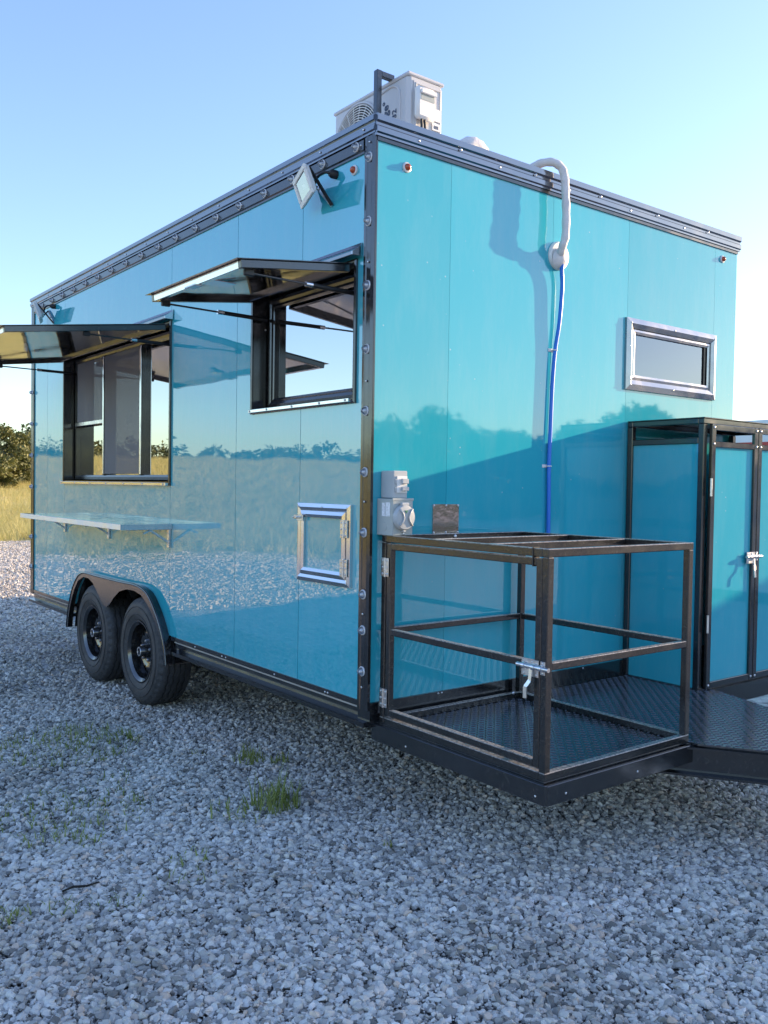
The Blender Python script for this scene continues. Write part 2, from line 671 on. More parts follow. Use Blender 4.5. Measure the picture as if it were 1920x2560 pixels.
def build_ground():
    n = 150
    t = np.linspace(-1, 1, n)
    a = np.sign(t) * (np.sinh(np.abs(t) * 6.2) / np.sinh(6.2)) * 1500
    X, Y = np.meshgrid(a, a, indexing='ij')
    Z = gheight(X, Y)
    Z = Z - 0.012
    v = np.stack([X.ravel(), Y.ravel(), Z.ravel()], 1)
    i = np.arange(n * n).reshape(n, n)
    f = np.stack([i[:-1, :-1].ravel(), i[1:, :-1].ravel(), i[1:, 1:].ravel(), i[:-1, 1:].ravel()], 1)
    me = bpy.data.meshes.new('ground')
    me.from_pydata(v.tolist(), [], f.tolist())
    me.materials.append(M['ground'])
    o = bpy.data.objects.new('ground', me)
    COL.objects.link(o)
    tag(o, kind='structure')
    return o


build_ground()


# ------------------------------------------------------------------ loose gravel (uncountable)
def stone_sources():
    src = bpy.data.collections.new('stone_shapes')
    for k in range(9):
        bm = bmesh.new()
        r_ = random.Random(100 + k)
        sx, sy, sz = r_.uniform(.8, 1.3), r_.uniform(.7, 1.0), r_.uniform(.4, .7)
        for _ in range(15):
            v = Vector((r_.gauss(0, 1), r_.gauss(0, 1), r_.gauss(0, 1))).normalized() * r_.uniform(.8, 1.05)
            bm.verts.new((v.x * sx, v.y * sy, v.z * sz))
        bmesh.ops.convex_hull(bm, input=bm.verts)
        loose = [v for v in bm.verts if not v.link_faces]
        bmesh.ops.delete(bm, geom=loose, context='VERTS')
        me = bpy.data.meshes.new('stone_shape')
        bm.to_mesh(me)
        bm.free()
        me.materials.append(M['stone'])
        src.objects.link(bpy.data.objects.new('stone_shape', me))
    return src


def scatter(name, verts, faces, density_attr, sources, smin, smax, tilt, seed, zoff=0.0, power=1.0):
    me = bpy.data.meshes.new(name)
    me.from_pydata(verts, [], faces)
    at = me.attributes.new('dens', 'FLOAT', 'FACE')
    at.data.foreach_set('value', density_attr)
    o = bpy.data.objects.new(name, me)
    COL.objects.link(o)
    ng = bpy.data.node_groups.new(name + '_scatter', 'GeometryNodeTree')
    ng.interface.new_socket('Geometry', in_out='INPUT', socket_type='NodeSocketGeometry')
    ng.interface.new_socket('Geometry', in_out='OUTPUT', socket_type='NodeSocketGeometry')
    N, L = ng.nodes, ng.links
    gi = N.new('NodeGroupInput')
    go = N.new('NodeGroupOutput')
    dp = N.new('GeometryNodeDistributePointsOnFaces')
    na = N.new('GeometryNodeInputNamedAttribute')
    na.data_type = 'FLOAT'
    na.inputs['Name'].default_value = 'dens'
    L.new(gi.outputs[0], dp.inputs['Mesh'])
    L.new(na.outputs['Attribute'], dp.inputs['Density'])
    dp.inputs['Seed'].default_value = seed
    ci = N.new('GeometryNodeCollectionInfo')
    ci.inputs['Collection'].default_value = sources
    ci.inputs['Separate Children'].default_value = True
    ci.inputs['Reset Children'].default_value = True
    ip = N.new('GeometryNodeInstanceOnPoints')
    L.new(dp.outputs['Points'], ip.inputs['Points'])
    L.new(ci.outputs[0], ip.inputs['Instance'])
    ip.inputs['Pick Instance'].default_value = True
    rv = N.new('FunctionNodeRandomValue')
    rv.data_type = 'FLOAT'
    rv.inputs[2].default_value = 0
    rv.inputs[3].default_value = 1
    rv.inputs['Seed'].default_value = seed + 5
    pw = N.new('ShaderNodeMath')
    pw.operation = 'POWER'
    pw.inputs[1].default_value = power
    L.new(rv.outputs[1], pw.inputs[0])
    mr = N.new('ShaderNodeMapRange')
    mr.inputs[3].default_value = smin
    mr.inputs[4].default_value = smax
    L.new(pw.outputs[0], mr.inputs[0])
    L.new(mr.outputs[0], ip.inputs['Scale'])
    rr = N.new('FunctionNodeRandomValue')
    rr.data_type = 'FLOAT_VECTOR'
    rr.inputs[0].default_value = (-tilt, -tilt, 0)
    rr.inputs[1].default_value = (tilt, tilt, 6.283)
    rr.inputs['Seed'].default_value = seed + 9
    L.new(rr.outputs[0], ip.inputs['Rotation'])
    # random height so stones lie over one another
    sp = N.new('GeometryNodeSetPosition')
    L.new(dp.outputs['Points'], sp.inputs[0])
    ro = N.new('FunctionNodeRandomValue')
    ro.data_type = 'FLOAT_VECTOR'
    ro.inputs[0].default_value = (0, 0, 0)
    ro.inputs[1].default_value = (0, 0, zoff)
    ro.inputs['Seed'].default_value = seed + 21
    L.new(ro.outputs[0], sp.inputs['Offset'])
    L.new(sp.outputs[0], ip.inputs['Points'])
    L.new(ip.outputs[0], go.inputs[0])
    md = o.modifiers.new('scatter', 'NODES')
    md.node_group = ng
    return o


def region_grid(x0, x1, y0, y1, st, fn):
    vs_, fs, de = [], [], []
    nx, ny = int(round((x1 - x0) / st)), int(round((y1 - y0) / st))
    for i in range(nx + 1):
        for j in range(ny + 1):
            x, y = x0 + i * st, y0 + j * st
            vs_.append((x, y, float(gheight(np.float64(x), np.float64(y)))))
    for i in range(nx):
        for j in range(ny):
            d = fn(x0 + (i + .5) * st, y0 + (j + .5) * st)
            if d > 0:
                a = i * (ny + 1) + j
                fs.append((a, a + ny + 1, a + ny + 2, a + 1))
                de.append(d)
    return vs_, fs, de


def near_density(x, y):
    d = math.hypot(x + 2.1, y + 2.79)
    if x > 2.4 and y > -0.4:
        return 0
    # inside the view wedge (with a margin for a step to the side)
    a = math.degrees(math.atan2(x + 2.1, y + 2.79))
    if not (-16 < a < 88) or d < 0.9:
        return 0
    if not (3 < a < 72):
        return 3600 if d < 6 else 0
    if d < 3.6:
        return 18000
    if d < 6.0:
        return 11000
    if d < 9:
        return 2200 if x < 1.2 else 600
    return 0


vs_, fs_, de_ = region_grid(-3.6, 4.0, -3.0, 6.0, 0.2, near_density)
SRC = stone_sources()
gv = scatter('gravel', vs_, fs_, de_, SRC, 0.0032, 0.0215, 0.66, 3, 0.010, 3.2)
tag(gv, 'loose grey crushed stone covering the whole yard', 'gravel', kind='stuff')


def far_density(x, y):
    if y - 0.55 * x > 16.0:
        return 0
    a = math.degrees(math.atan2(x + 2.1, y + 2.79))
    return 900 if 4 < a < 32 and y > 5.5 else (300 if x < -0.6 else 0)


vs_, fs_, de_ = region_grid(-7, 5, 5.8, 18.0, 0.5, far_density)
gv2 = scatter('gravel', vs_, fs_, de_, SRC, 0.008, 0.024, 0.8, 8, 0.008, 1.8)
tag(gv2, 'sunlit gravel stretching behind the trailer to the field', 'gravel', kind='stuff')

# ------------------------------------------------------------------ food trailer
W, LEN = 2.592, 4.546
ZB, ZP, ZT = 0.375, 0.477, 2.805
TR = thing('food_trailer', (1.3, 2.27, 0), 'large glossy teal food trailer with black trim and propped open serving hatches', 'trailer')


def sheet(rects_fn, us, zs, axis, a, b, low=None):
    """Slab from grid cells (us x zs) kept by rects_fn(u,z); axis 0: plane X, axis 1: plane Y."""
    bm = bmesh.new()
    vv = {}

    def V(u, z):
        if low is not None and z < 0.9:
            zl = max(ZP, low(u))
            z = zl + (z - ZP) / (0.9 - ZP) * (0.9 - zl)
        k = (round(u, 5), round(z, 5))
        if k not in vv:
            vv[k] = bm.verts.new((a, u, z) if axis == 0 else (u, a, z))
        return vv[k]
    for u0, u1 in zip(us, us[1:]):
        for z0, z1 in zip(zs, zs[1:]):
            if rects_fn((u0 + u1) / 2, (z0 + z1) / 2):
                bm.faces.new((V(u0, z0), V(u1, z0), V(u1, z1), V(u0, z1)))
    ex = bmesh.ops.extrude_face_region(bm, geom=list(bm.faces))
    d = Vector((b - a, 0, 0)) if axis == 0 else Vector((0, b - a, 0))
    bmesh.ops.translate(bm, vec=d, verts=[g for g in ex['geom'] if isinstance(g, bmesh.types.BMVert)])
    mb = MB()
    mb.bm.free()
    mb.bm = bm
    return mb


W2 = (0.125, 0.958, 1.695, 2.25)     # near serving window opening  y0 y1 z0 z1
W1 = (1.905, 3.742, 1.345, 2.25)     # far serving window opening
FW = (1.60, 2.37, 1.868, 2.20)       # small front window opening  x0 x1 z0 z1
ARCH = [(1.851, .318), (1.916, .497), (1.992, .590), (2.099, .678), (2.317, .7235), (2.954, .7195), (3.249, .709), (3.330, .670), (3.423, .587), (3.495, .469), (3.545, .306)]


def arch_z(y):
    if y < ARCH[0][0] or y > ARCH[-1][0]:
        return 0
    for (a, za), (b, zb) in zip(ARCH, ARCH[1:]):
        if a <= y <= b:
            return za + (zb - za) * (y - a) / (b - a)
    return 0


def in_rect(u, z, r):
    return r[0] < u < r[1] and r[2] < z < r[3]


def left_keep(u, z):
    return not in_rect(u, z, W1) and not in_rect(u, z, W2)


SEAMS = [0.004, 0.53, 1.125, 1.90, 3.748, 4.15, 4.542]
G = 0.0016
for y0, y1 in zip(SEAMS, SEAMS[1:]):
    us = sorted({y0 + G, y1 - G} | {v for v in (W1[0], W1[1], W2[0], W2[1]) if y0 + G < v < y1 - G}
                | {v for v in np.linspace(1.852, 3.544, 64) if y0 + G < v < y1 - G})
    zs = sorted({ZP, W1[2], W1[3], W2[2], W2[3], 2.72} | {.9})
    sheet(left_keep, us, zs, 0, 0.0, 0.010, arch_z).build('wall_panel', 'panel_side', TR)
FSE = [0.0, 0.396, 1.034, 1.60, 2.375, W]
for x0, x1 in zip(FSE, FSE[1:]):
    us = sorted({x0 + (.0007 if x0 else 0.001), x1 - (.0007 if x1 < W else 0)} | {v for v in (FW[0], FW[1]) if x0 + G < v < x1 - G})
    sheet(lambda u, z: not in_rect(u, z, FW), us, [ZP, FW[2], FW[3], 2.74], 1, 0.0, 0.010).build('wall_panel', 'panel_front', TR)
for x0, x1 in zip([0.0, .86, 1.73], [.86, 1.73, W]):
    MB().box(x0 + G, x1 - G, LEN - .010, LEN, ZP, 2.74).build('wall_panel', 'panel_front', TR)
for y0, y1 in zip([0.012, 1.1, 2.3, 3.4], [1.1, 2.3, 3.4, 4.534]):
    MB().box(W - .010, W, y0 + G, y1 - G, ZP + .30, 2.74).build('wall_panel', 'panel_front', TR)
# inner shell
ys = [0.014, W2[0], W2[1], 1.40, 1.85, W1[0], 3.54, W1[1], LEN - .014]
sheet(lambda u, z: not in_rect(u, z, W1) and not in_rect(u, z, W2) and not (1.85 < u < 3.54 and z < .76), ys,
      [.44, .76, W1[2], W2[2], W1[3], 2.76], 0, 0.0105, .075).build('inner_wall', 'interior', TR)
sheet(lambda u, z: not in_rect(u, z, FW), [.08, FW[0], FW[1], W - .08], [.44, FW[2], FW[3], 2.76], 1, .0105, .07).build('inner_wall', 'interior', TR)
MB().box(.08, W - .012, LEN - .08, LEN - .012, .44, 2.76).build('inner_wall', 'interior', TR)
MB().box(W - .08, W - .012, .075, LEN - .085, .80, 2.76).build('inner_wall', 'interior', TR)
MB().box(.08, W - .085, .075, LEN - .085, .46, .49).build('floor', 'inner_dark', TR)
MB().box(.36, W - .09, .75, 1.35, .495, 1.38, .01).build('inner_counter', 'steel', TR)
MB().box(1.9, W - .09, 1.6, 3.9, .495, 1.42, .01).build('inner_counter', 'steel', TR)
# roof
MB().box(0.02, W - .02, 0.02, LEN - .02, 2.755, 2.786, .004).build('roof', 'white_enamel', TR)


def ribbed(z0, z1, out, n):
    """cross-section (depth, z) of the rolled roof trim; depth grows outward"""
    pts = [(0.0, z0)]
    prof = [(0.012, 0.00), (0.012, 0.10), (0.019, 0.16), (0.019, 0.40), (0.012, 0.48), (0.012, 0.60), (0.021, 0.68), (0.021, 0.97), (0.016, 1.0)]
    for d, t in prof:
        pts.append((d * out, z0 + (z1 - z0) * t))
    pts.append((-0.05, z1))
    pts.append((-0.05, z1 - .012))
    pts.append((0.0, z1 - .014))
    return pts


rb = ribbed(2.728, 2.798, 1.0, 0)
mb = MB(); mb.prism([(-d, z) for d, z in rb], 1, -0.004, LEN + .004); mb.build('roof_trim', 'fascia', TR)
rf = ribbed(2.716, 2.800, 1.0, 0)
mb = MB(); bmv = mb.bm
mb.prism([(-d, z) for d, z in rf], 0, -0.010, W + .012); mb.build('roof_trim', 'fascia', TR)
mb = MB(); mb.prism([(W + d, z) for d, z in rb], 1, 0.03, LEN + .004); mb.build('roof_trim', 'fascia', TR)
mb = MB(); mb.prism([(LEN + d, z) for d, z in rf], 0, 0.02, W - .02); mb.build('roof_trim', 'fascia', TR)
# lower shadow lip of the front trim
MB().box(0.0, W, -.007, -.001, 2.700, 2.714).build('roof_trim_lip', 'black', TR)
# light strip on the serving side
mb = MB()
mb.prism([(0.0, 2.668), (-.006, 2.668), (-.006, 2.676), (-.011, 2.682), (-.011, 2.720), (-.006, 2.725), (0.0, 2.727)], 1, 0.072, LEN - .07)
mb.build('light_strip', 'black', TR)
# corner posts with a raised rib
def corner_post(y0, y1, z0, z1):
    mb = MB()
    w = y1 - y0
    mb.prism([(0.0, y0), (-.008, y0), (-.011, y0 + .25 * w), (-.008, y0 + .33 * w), (-.008, y0 + .68 * w), (-.011, y0 + .76 * w), (-.008, y1), (0.0, y1)], 2, z0, z1)
    mb.build('corner_trim', 'black', TR)
corner_post(-.004, .066, .444, 2.7275)
corner_post(LEN - .068, LEN + .004, .444, 2.7275)
MB().box(-.004, .004, -.005, -.001, .46, 2.70).build('corner_trim', 'black', TR)
MB().box(-.006, .07, LEN + .001, LEN + .006, .444, 2.70).build('corner_trim', 'black', TR)
# chassis: side rail with angle lip and lower flange
def side_rail(y0, y1, mirror=False):
    pts = [(0.07, .379), (-.022, .379), (-.022, .398), (.022, .404), (.022, .450), (-.006, .454), (-.006, .4765), (.07, .4765)]
    if mirror:
        pts = [(W - x, z) for x, z in pts]
    mb = MB(); mb.prism(pts, 1, y0, y1); return mb
side_rail(.002, 1.86).build('chassis_rail', 'black', TR)
side_rail(3.53, LEN).build('chassis_rail', 'black', TR)
side_rail(.002, 1.86, True).build('chassis_rail', 'black', TR)
side_rail(3.53, LEN, True).build('chassis_rail', 'black', TR)
mb = MB(); mb.prism([(.07, .379), (-.010, .379), (-.010, .4765), (.07, .4765)], 0, .0, W); mb.build('chassis_rail', 'black', TR)
mb = MB(); mb.prism([(LEN - .07, .379), (LEN + .004, .379), (LEN + .004, .4765), (LEN - .07, .4765)], 0, .072, W - .072); mb.build('chassis_rail', 'black', TR)
for y in np.arange(.5, 4.4, .55):
    MB().box(.075, W - .075, y, y + .05, .385, .455).build('cross_member', 'under', TR)
MB().box(.40, .48, .075, LEN - .075, .30, .383).build('chassis_beam', 'under', TR)
MB().box(W - .48, W - .40, .075, LEN - .075, .30, .383).build('chassis_beam', 'under', TR)
# screws along the trims
def screw_mesh(r=.005, h=.003):
    mb = MB(); mb.lathe([(0, r), (h * .6, r * .9), (h, r * .4), (h, 0)], (0, 0, 0), (0, 0, 1), 8)
    return mb
SCREW = screw_mesh().build('screw', 'zinc', TR, True)
SCREW_ME = SCREW.data
bpy.data.objects.remove(SCREW)
# the mesh was shifted by the parent offset: move it back to the origin
SCREW_ME.transform(Matrix.Translation((1.3, 2.27, 0)))
def screws(pts, axis, parent, s=1.0, mtl=None):
    root = parent
    off = Vector((0, 0, 0))
    while root is not None:
        off += root.location
        root = root.parent
    q = Vector(axis).to_track_quat('Z', 'Y')
    for p in pts:
        o = bpy.data.objects.new('screw', SCREW_ME)
        COL.objects.link(o)
        o.parent = parent
        o.location = Vector(p) - off
        o.rotation_mode = 'QUATERNION'
        o.rotation_quaternion = q
        o.scale = (s, s, s)
screws([(-.0115, .032, z) for z in (2.70, 2.23, 1.76, 1.28, .83, .535)], (-1, 0, 0), TR)
screws([(-.022, y, 2.753) for y in np.arange(.06, 4.5, .31)], (-1, 0, 0), TR)
screws([(-.0115, y, 2.703) for y in np.arange(.09, 4.4, .49)], (-1, 0, 0), TR)
screws([(x, -.0195, 2.742 + .02 * (i % 2)) for i, x in enumerate(np.arange(.2, 2.5, .23))], (0, -1, 0), TR, 1.2)
screws([(-.0065, y, .464) for y in (.28, .30, .72, 1.2, 1.24, 1.55)], (-1, 0, 0), TR)
screws([(.026, y, .427) for y in (.35, .9, 1.4)], (-1, 0, 0), TR)
screws([(x, -.012, .47) for x in (.36, .38, .95, 1.3)], (0, -1, 0), TR)

# round clear marker lights
def marker(name, lensmat, prof_base, prof_lens, inner=None):
    o = MB().lathe(prof_base, (0, 0, 0), (-1, 0, 0), 16).build(name, 'lamp_base', None, True, 40)
    l = MB().lathe(prof_lens, (0, 0, 0), (-1, 0, 0), 16).build('lens', lensmat, o, True, 50)
    if inner:
        MB().lathe(inner, (0, 0, 0), (-1, 0, 0), 10).build('bulb', 'white_plastic', o, True, 40)
    return o
proto = marker('marker_light', 'lens', [(0, .0195), (.004, .0195), (.006, .0165), (.002, .015), (.002, 0)],
               [(.004, .0155), (.013, .0135), (.022, .008), (.0245, 0)], [(.003, .007), (.012, .006), (.015, .003), (.015, 0)])
proto.parent = TR
locs = [(-.011, .12 + .2432 * i, 2.703) for i in range(18)] + \
       [(-.009, .032, z) for z in (2.641, 2.39, 2.138, 1.887, 1.642, 1.398, 1.157, .909, .765, .60)] + \
       [(-.009, LEN - .034, z) for z in (2.55, 2.3, 2.05, 1.8, 1.55, 1.3, 1.06, .9, .66)]
for i, p in enumerate(locs):
    d = Vector(p) - TR.location
    if i == 0:
        proto.location = d
    else:
        part_copy(proto, d - proto.location, TR)
# lights on the rear face edge, seen past the far corner
for z in (2.3, 2.05, 1.8, 1.55, 1.3, 1.06, .9, .66):
    c = part_copy(proto, Vector((.03, LEN + .006, z)) - TR.location - proto.location, TR)
    c.rotation_euler = (0, 0, R(-90))
amb = marker('clearance_light', 'amber', [(0, .021), (.005, .0205), (.007, .016), (.007, 0)], [(.005, .0145), (.016, .0125), (.021, .006), (.022, 0)])
amb.parent = TR
amb.location = Vector((0, .145, 2.622)) - TR.location
for x, z in ((.152, 2.628), (2.441, 2.648)):
    c = part_copy(amb, Vector((x, 0, z)) - TR.location - amb.location, TR)
    c.rotation_euler = (0, 0, R(90))


# ---- mitred frame bars around an opening (plane X when axis 0, plane Y when axis 1)
def mitre_bars(parent, u0, u1, z0, z1, w, axis, a, b, material, lip=0.0, name='frame_bar', out=None):
    """four trapezoid bars, outer size u0..u1 x z0..z1, width w, from depth a (back) to b (front); slightly roofed profile"""
    O = [(u0, z0), (u1, z0), (u1, z1), (u0, z1)]
    I = [(u0 + w, z0 + w), (u1 - w, z0 + w), (u1 - w, z1 - w), (u0 + w, z1 - w)]
    Mi = [((o[0] * .45 + i[0] * .55), (o[1] * .45 + i[1] * .55)) for o, i in zip(O, I)]
    res = []
    for k in range(4):
        j = (k + 1) % 4
        mb = MB()
        bm = mb.bm

        def P(t, d):
            return bm.verts.new((d, t[0], t[1]) if axis == 0 else (t[0], d, t[1]))
        mid = b + lip
        A = [P(O[k], a), P(O[k], b), P(Mi[k], mid), P(I[k], b), P(I[k], a)]
        B = [P(O[j], a), P(O[j], b), P(Mi[j], mid), P(I[j], b), P(I[j], a)]
        for q in range(4):
            bm.faces.new((A[q], A[q + 1], B[q + 1], B[q]))
        bm.faces.new((A[4], A[0], B[0], B[4]))
        bm.faces.new(A[::-1]); bm.faces.new(B)
        res.append(mb.build(name, material, parent))
    return res


# ---- near serving window
def part_empty(name, parent, loc):
    o = bpy.data.objects.new(name, None)
    o.empty_display_size = 0.05
    COL.objects.link(o)
    o.parent = parent
    o.location = Vector(loc) - parent.location
    return o


def window_jamb(parent, r):
    y0, y1, z0, z1 = r
    MB().box(-.004, .13, y0 - .0, y0 + .006, z0, z1).build('jamb', 'black', parent)
    MB().box(-.004, .13, y1 - .006, y1, z0, z1).build('jamb', 'black', parent)
    MB().box(-.004, .13, y0 + .0065, y1 - .0065, z1 - .006, z1).build('jamb', 'black', parent)
    MB().box(-.004, .13, y0 + .0065, y1 - .0065, z0, z0 + .006).build('jamb', 'black', parent)
    # outer bright-black lip
    mitre_bars(parent, y0 - .014, y1 + .014, z0 - .016, z1 + .01, .016, 0, -.0005, -.010, 'black', -.003, 'lip')


WN2 = part_empty('serving_window', TR, (0, .54, 1.69))
window_jamb(WN2, W2)
mitre_bars(WN2, .145, .940, 1.712, 2.232, .028, 0, .10, .070, 'black', -.004)
mitre_bars(WN2, .172, .913, 1.739, 2.205, .018, 0, .095, .078, 'black', -.003)
MB().box(.084, .089, .189, .896, 1.756, 2.188).build('pane', 'glass', WN2)
MB().box(.082, .094, .86, .896, 1.756, 2.188).build('sash_stile', 'black', WN2)
MB().box(-.030, -.011, .13, .955, 1.683, 1.699, .002).build('sill', 'steel', WN2)
screws([(-.0315, y, 1.691) for y in (.15, .34, .56, .78, .94)], (-1, 0, 0), WN2)
screws([(.06, .951, 2.14), (.06, .951, 2.09)], (0, -1, 0), WN2)

# ---- far serving window with sliding sashes and screens
WN1 = part_empty('serving_window', TR, (0, 2.82, 1.34))
window_jamb(WN1, W1)
mitre_bars(WN1, 1.925, 3.722, 1.362, 2.232, .03, 0, .12, .068, 'black', -.004)
for y in (2.49, 3.13):
    MB().box(.060, .100, y - .016, y + .016, 1.392, 2.202, .002).build('mullion', 'black', WN1)
MB().box(.092, .096, 1.955, 2.474, 1.392, 2.202).build('pane', 'glass', WN1)
MB().box(.102, .106, 2.506, 3.114, 1.392, 2.202).build('pane', 'glass', WN1)
MB().box(.102, .106, 3.146, 3.69, 1.392, 2.202).build('pane', 'glass', WN1)
MB().box(.064, .0655, 2.508, 3.112, 1.40, 2.195).build('screen', 'screen', WN1)
MB().box(.064, .0655, 3.148, 3.66, 1.775, 2.195).build('screen', 'screen', WN1)
MB().box(.058, .075, 3.147, 3.69, 1.745, 1.772, .002).build('screen_rail', 'zinc', WN1)
MB().box(.055, .068, 2.474, 2.489, 1.395, 2.2, .002).build('screen_stile', 'steel', WN1)
MB().box(.055, .068, 3.115, 3.1295, 1.395, 2.2, .002).build('screen_stile', 'steel', WN1)
MB().box(-.032, -.011, 1.90, 3.745, 1.328, 1.346, .002).build('sill', 'steel', WN1)
screws([(-.0335, y, 1.337) for y in np.linspace(1.93, 3.72, 7)], (-1, 0, 0), WN1)


# ---- propped hatches
def hatch(y0, y1, depth, drop, strut_x, label):
    H = part_empty('serving_hatch', TR, (0, (y0 + y1) / 2, 2.24))
    H['label'] = label
    hx, hz = -.016, 2.243
    ox, oz = hx - depth, hz - drop
    d = Vector((ox - hx, 0, oz - hz)).normalized()
    n = Vector((-d.z, 0, d.x))          # points down/out
    if n.z > 0:
        n = -n
    P = lambda s, t: Vector((hx, 0, hz)) + d * s + n * t
    Ltot = math.hypot(depth, drop)

    def slab(s0, s1, t0, t1, ya, yb, name, mtl, bev=.0):
        q = [P(s0, t0), P(s1, t0), P(s1, t1), P(s0, t1)]
        mb = MB()
        mb.prism([(v.x, v.z) for v in q], 1, ya, yb)
        if bev:
            bmesh.ops.bevel(mb.bm, geom=list(mb.bm.edges), offset=bev, segments=1, affect='EDGES')
        return mb.build(name, mtl, H)
    slab(.006, Ltot, .000, .003, y0 - .012, y1 + .012, 'top_skin', 'black')
    slab(Ltot, Ltot + .022, .0005, .0025, y0 - .014, y1 + .014, 'drip_edge', 'black')
    slab(.012, Ltot - .004, .012, .014, y0 + .026, y1 - .026, 'underside_sheet', 'mirror')
    slab(.010, Ltot, .0035, .034, y0, y0 + .025, 'rim_bar', 'black', .002)
    slab(.010, Ltot, .0035, .034, y1 - .025, y1, 'rim_bar', 'black', .002)
    slab(Ltot - .025, Ltot - .0005, .0035, .034, y0 + .0255, y1 - .0255, 'rim_bar', 'steel', .002)
    slab(.0105, .034, .0035, .030, y0 + .0255, y1 - .0255, 'rim_bar', 'black', .002)
    # latch in the outer rim
    ym = (y0 + y1) / 2
    q = P(Ltot - .012, .036)
    MB().box(q.x - .03, q.x + .006, ym - .05, ym + .04, q.z - .006, q.z + .001, .002).build('latch', 'zinc', H)
    q2 = P(Ltot - .11, .0155)
    MB().box(q2.x - .05, q2.x + .07, ym - .045, ym + .045, q2.z - .006, q2.z, .002).build('latch_plate', 'steel', H)
    # gas struts with clamps
    for ys in (y0 + .034, y1 - .034):
        a = P(strut_x, .045)
        a.y = ys
        b = Vector((.05, ys, 2.243 - .11 if strut_x < .6 else 2.243 - .15))
        MB().box(a.x - .02, a.x + .02, ys - .009, ys + .009, a.z - .012, a.z + .012, .003).build('strut_clamp', 'black_plastic', H)
        k = a.lerp(b, .5)
        MB().tube([a, k], .0045, 10).build('strut_rod', 'black', H, True, 40)
        MB().tube([k, b], .0095, 12).build('strut_cylinder', 'black_plastic', H, True, 40)
        if strut_x > .45:
            MB().tube([k.lerp(b, -.02), k.lerp(b, .10)], .0105, 12).build('strut_collar', 'steel', H, True, 40)
    # rain header above the hatch
    mb = MB()
    mb.prism([(0.0, 2.318), (-.004, 2.318), (-.010, 2.305), (-.052, 2.276), (-.052, 2.264), (-.044, 2.264), (-.044, 2.272), (0.0, 2.300)], 1, y0 - .05, y1 + .02)
    mb.build('rain_header', 'fascia', TR)
    mb = MB()
    mb.prism([(-.005, 2.3175), (-.010, 2.306), (-.0525, 2.2765), (-.0525, 2.2635), (-.005, 2.2635)], 1, y0 - .054, y0 - .0505)
    mb.build('rain_header_end', 'steel', TR)
    return H


hatch(.135, .955, .505, .065, .46, 'near serving hatch propped level above the square window')
hatch(1.925, 3.74, .875, .115, .455, 'wide far serving hatch propped above the screened window')

# ---- fold-down shelf
SH = part_empty('serving_shelf', TR, (0, 2.81, 1.1))
mb = MB(); mb.box(-.300, -.002, 1.866, 3.762, 1.094, 1.113, .003); mb.build('shelf_top', 'mirror', SH)
MB().box(-.3035, -.3005, 1.863, 3.765, 1.083, 1.1135, .001).build('shelf_edge', 'satin', SH)
MB().box(-.300, -.002, 1.8625, 1.8655, 1.083, 1.1135).build('shelf_edge', 'steel', SH)
MB().box(-.300, -.002, 3.7625, 3.7655, 1.083, 1.1135).build('shelf_edge', 'steel', SH)
for y in (1.895, 2.83, 3.70):
    B = MB().box(-.014, -.001, y - .014, y + .014, .978, 1.0925, .001).build('bracket', 'zinc', SH)
    MB().box(-.255, -.015, y - .010, y + .010, 1.080, 1.0925, .001).build('bracket_arm', 'zinc', SH)
    MB().bar((-.010, y, 1.008), (-.128, y, 1.083), .012, .010, (0, 1, 0)).build('bracket_brace', 'zinc', SH)
    MB().bar((-.115, y - .007, 1.079), (-.165, y - .012, 1.060), .010, .004, (0, 1, 0)).build('bracket_lever', 'zinc', SH)
    screws([(-.0145, y, 1.0), (-.0145, y, 1.06)], (-1, 0, 0), SH, .8)

# ---- small access door low on the serving side
AD = part_empty('access_door', TR, (0, .32, 1.09))
MB().box(-.007, -.0005, .165, .485, .968, 1.222).build('door_sheet', 'panel_side', AD)
mitre_bars(AD, .122, .526, .925, 1.265, .030, 0, -.0005, -.014, 'steel', -.006)
mitre_bars(AD, .1535, .4945, .9565, 1.2335, .028, 0, -.0075, -.018, 'steel', -.006)
for z in (1.165, 1.005):
    h = MB().box(-.026, -.021, .128, .178, z - .036, z + .036, .001).build('hinge', 'zinc', AD)
    MB().tube([(-.028, .152, z - .037), (-.028, .152, z + .037)], .0045, 10).build('hinge_pin', 'zinc', h, True, 40)
    screws([(-.0262, y, z + q) for y in (.138, .168) for q in (-.026, 0, .026)], (-1, 0, 0), h, .8)
lt = MB().box(-.027, -.022, .462, .512, 1.188, 1.212, .001).build('slide_latch', 'zinc', AD)
MB().box(-.027, -.021, .517, .535, 1.194, 1.212, .001).build('latch_keeper', 'zinc', AD)
MB().tube([(-.031, .47, 1.202), (-.031, .533, 1.202)], .0045, 10).build('latch_bolt', 'steel', lt, True, 40)
MB().box(-.043, -.032, .495, .505, 1.196, 1.207, .002).build('latch_knob', 'steel', lt)
screws([(-.0205, .14, z) for z in (1.25, .94)] + [(-.0205, .508, z) for z in (1.25, .94)] + [(-.0205, .324, 1.25)], (-1, 0, 0), AD, .8)


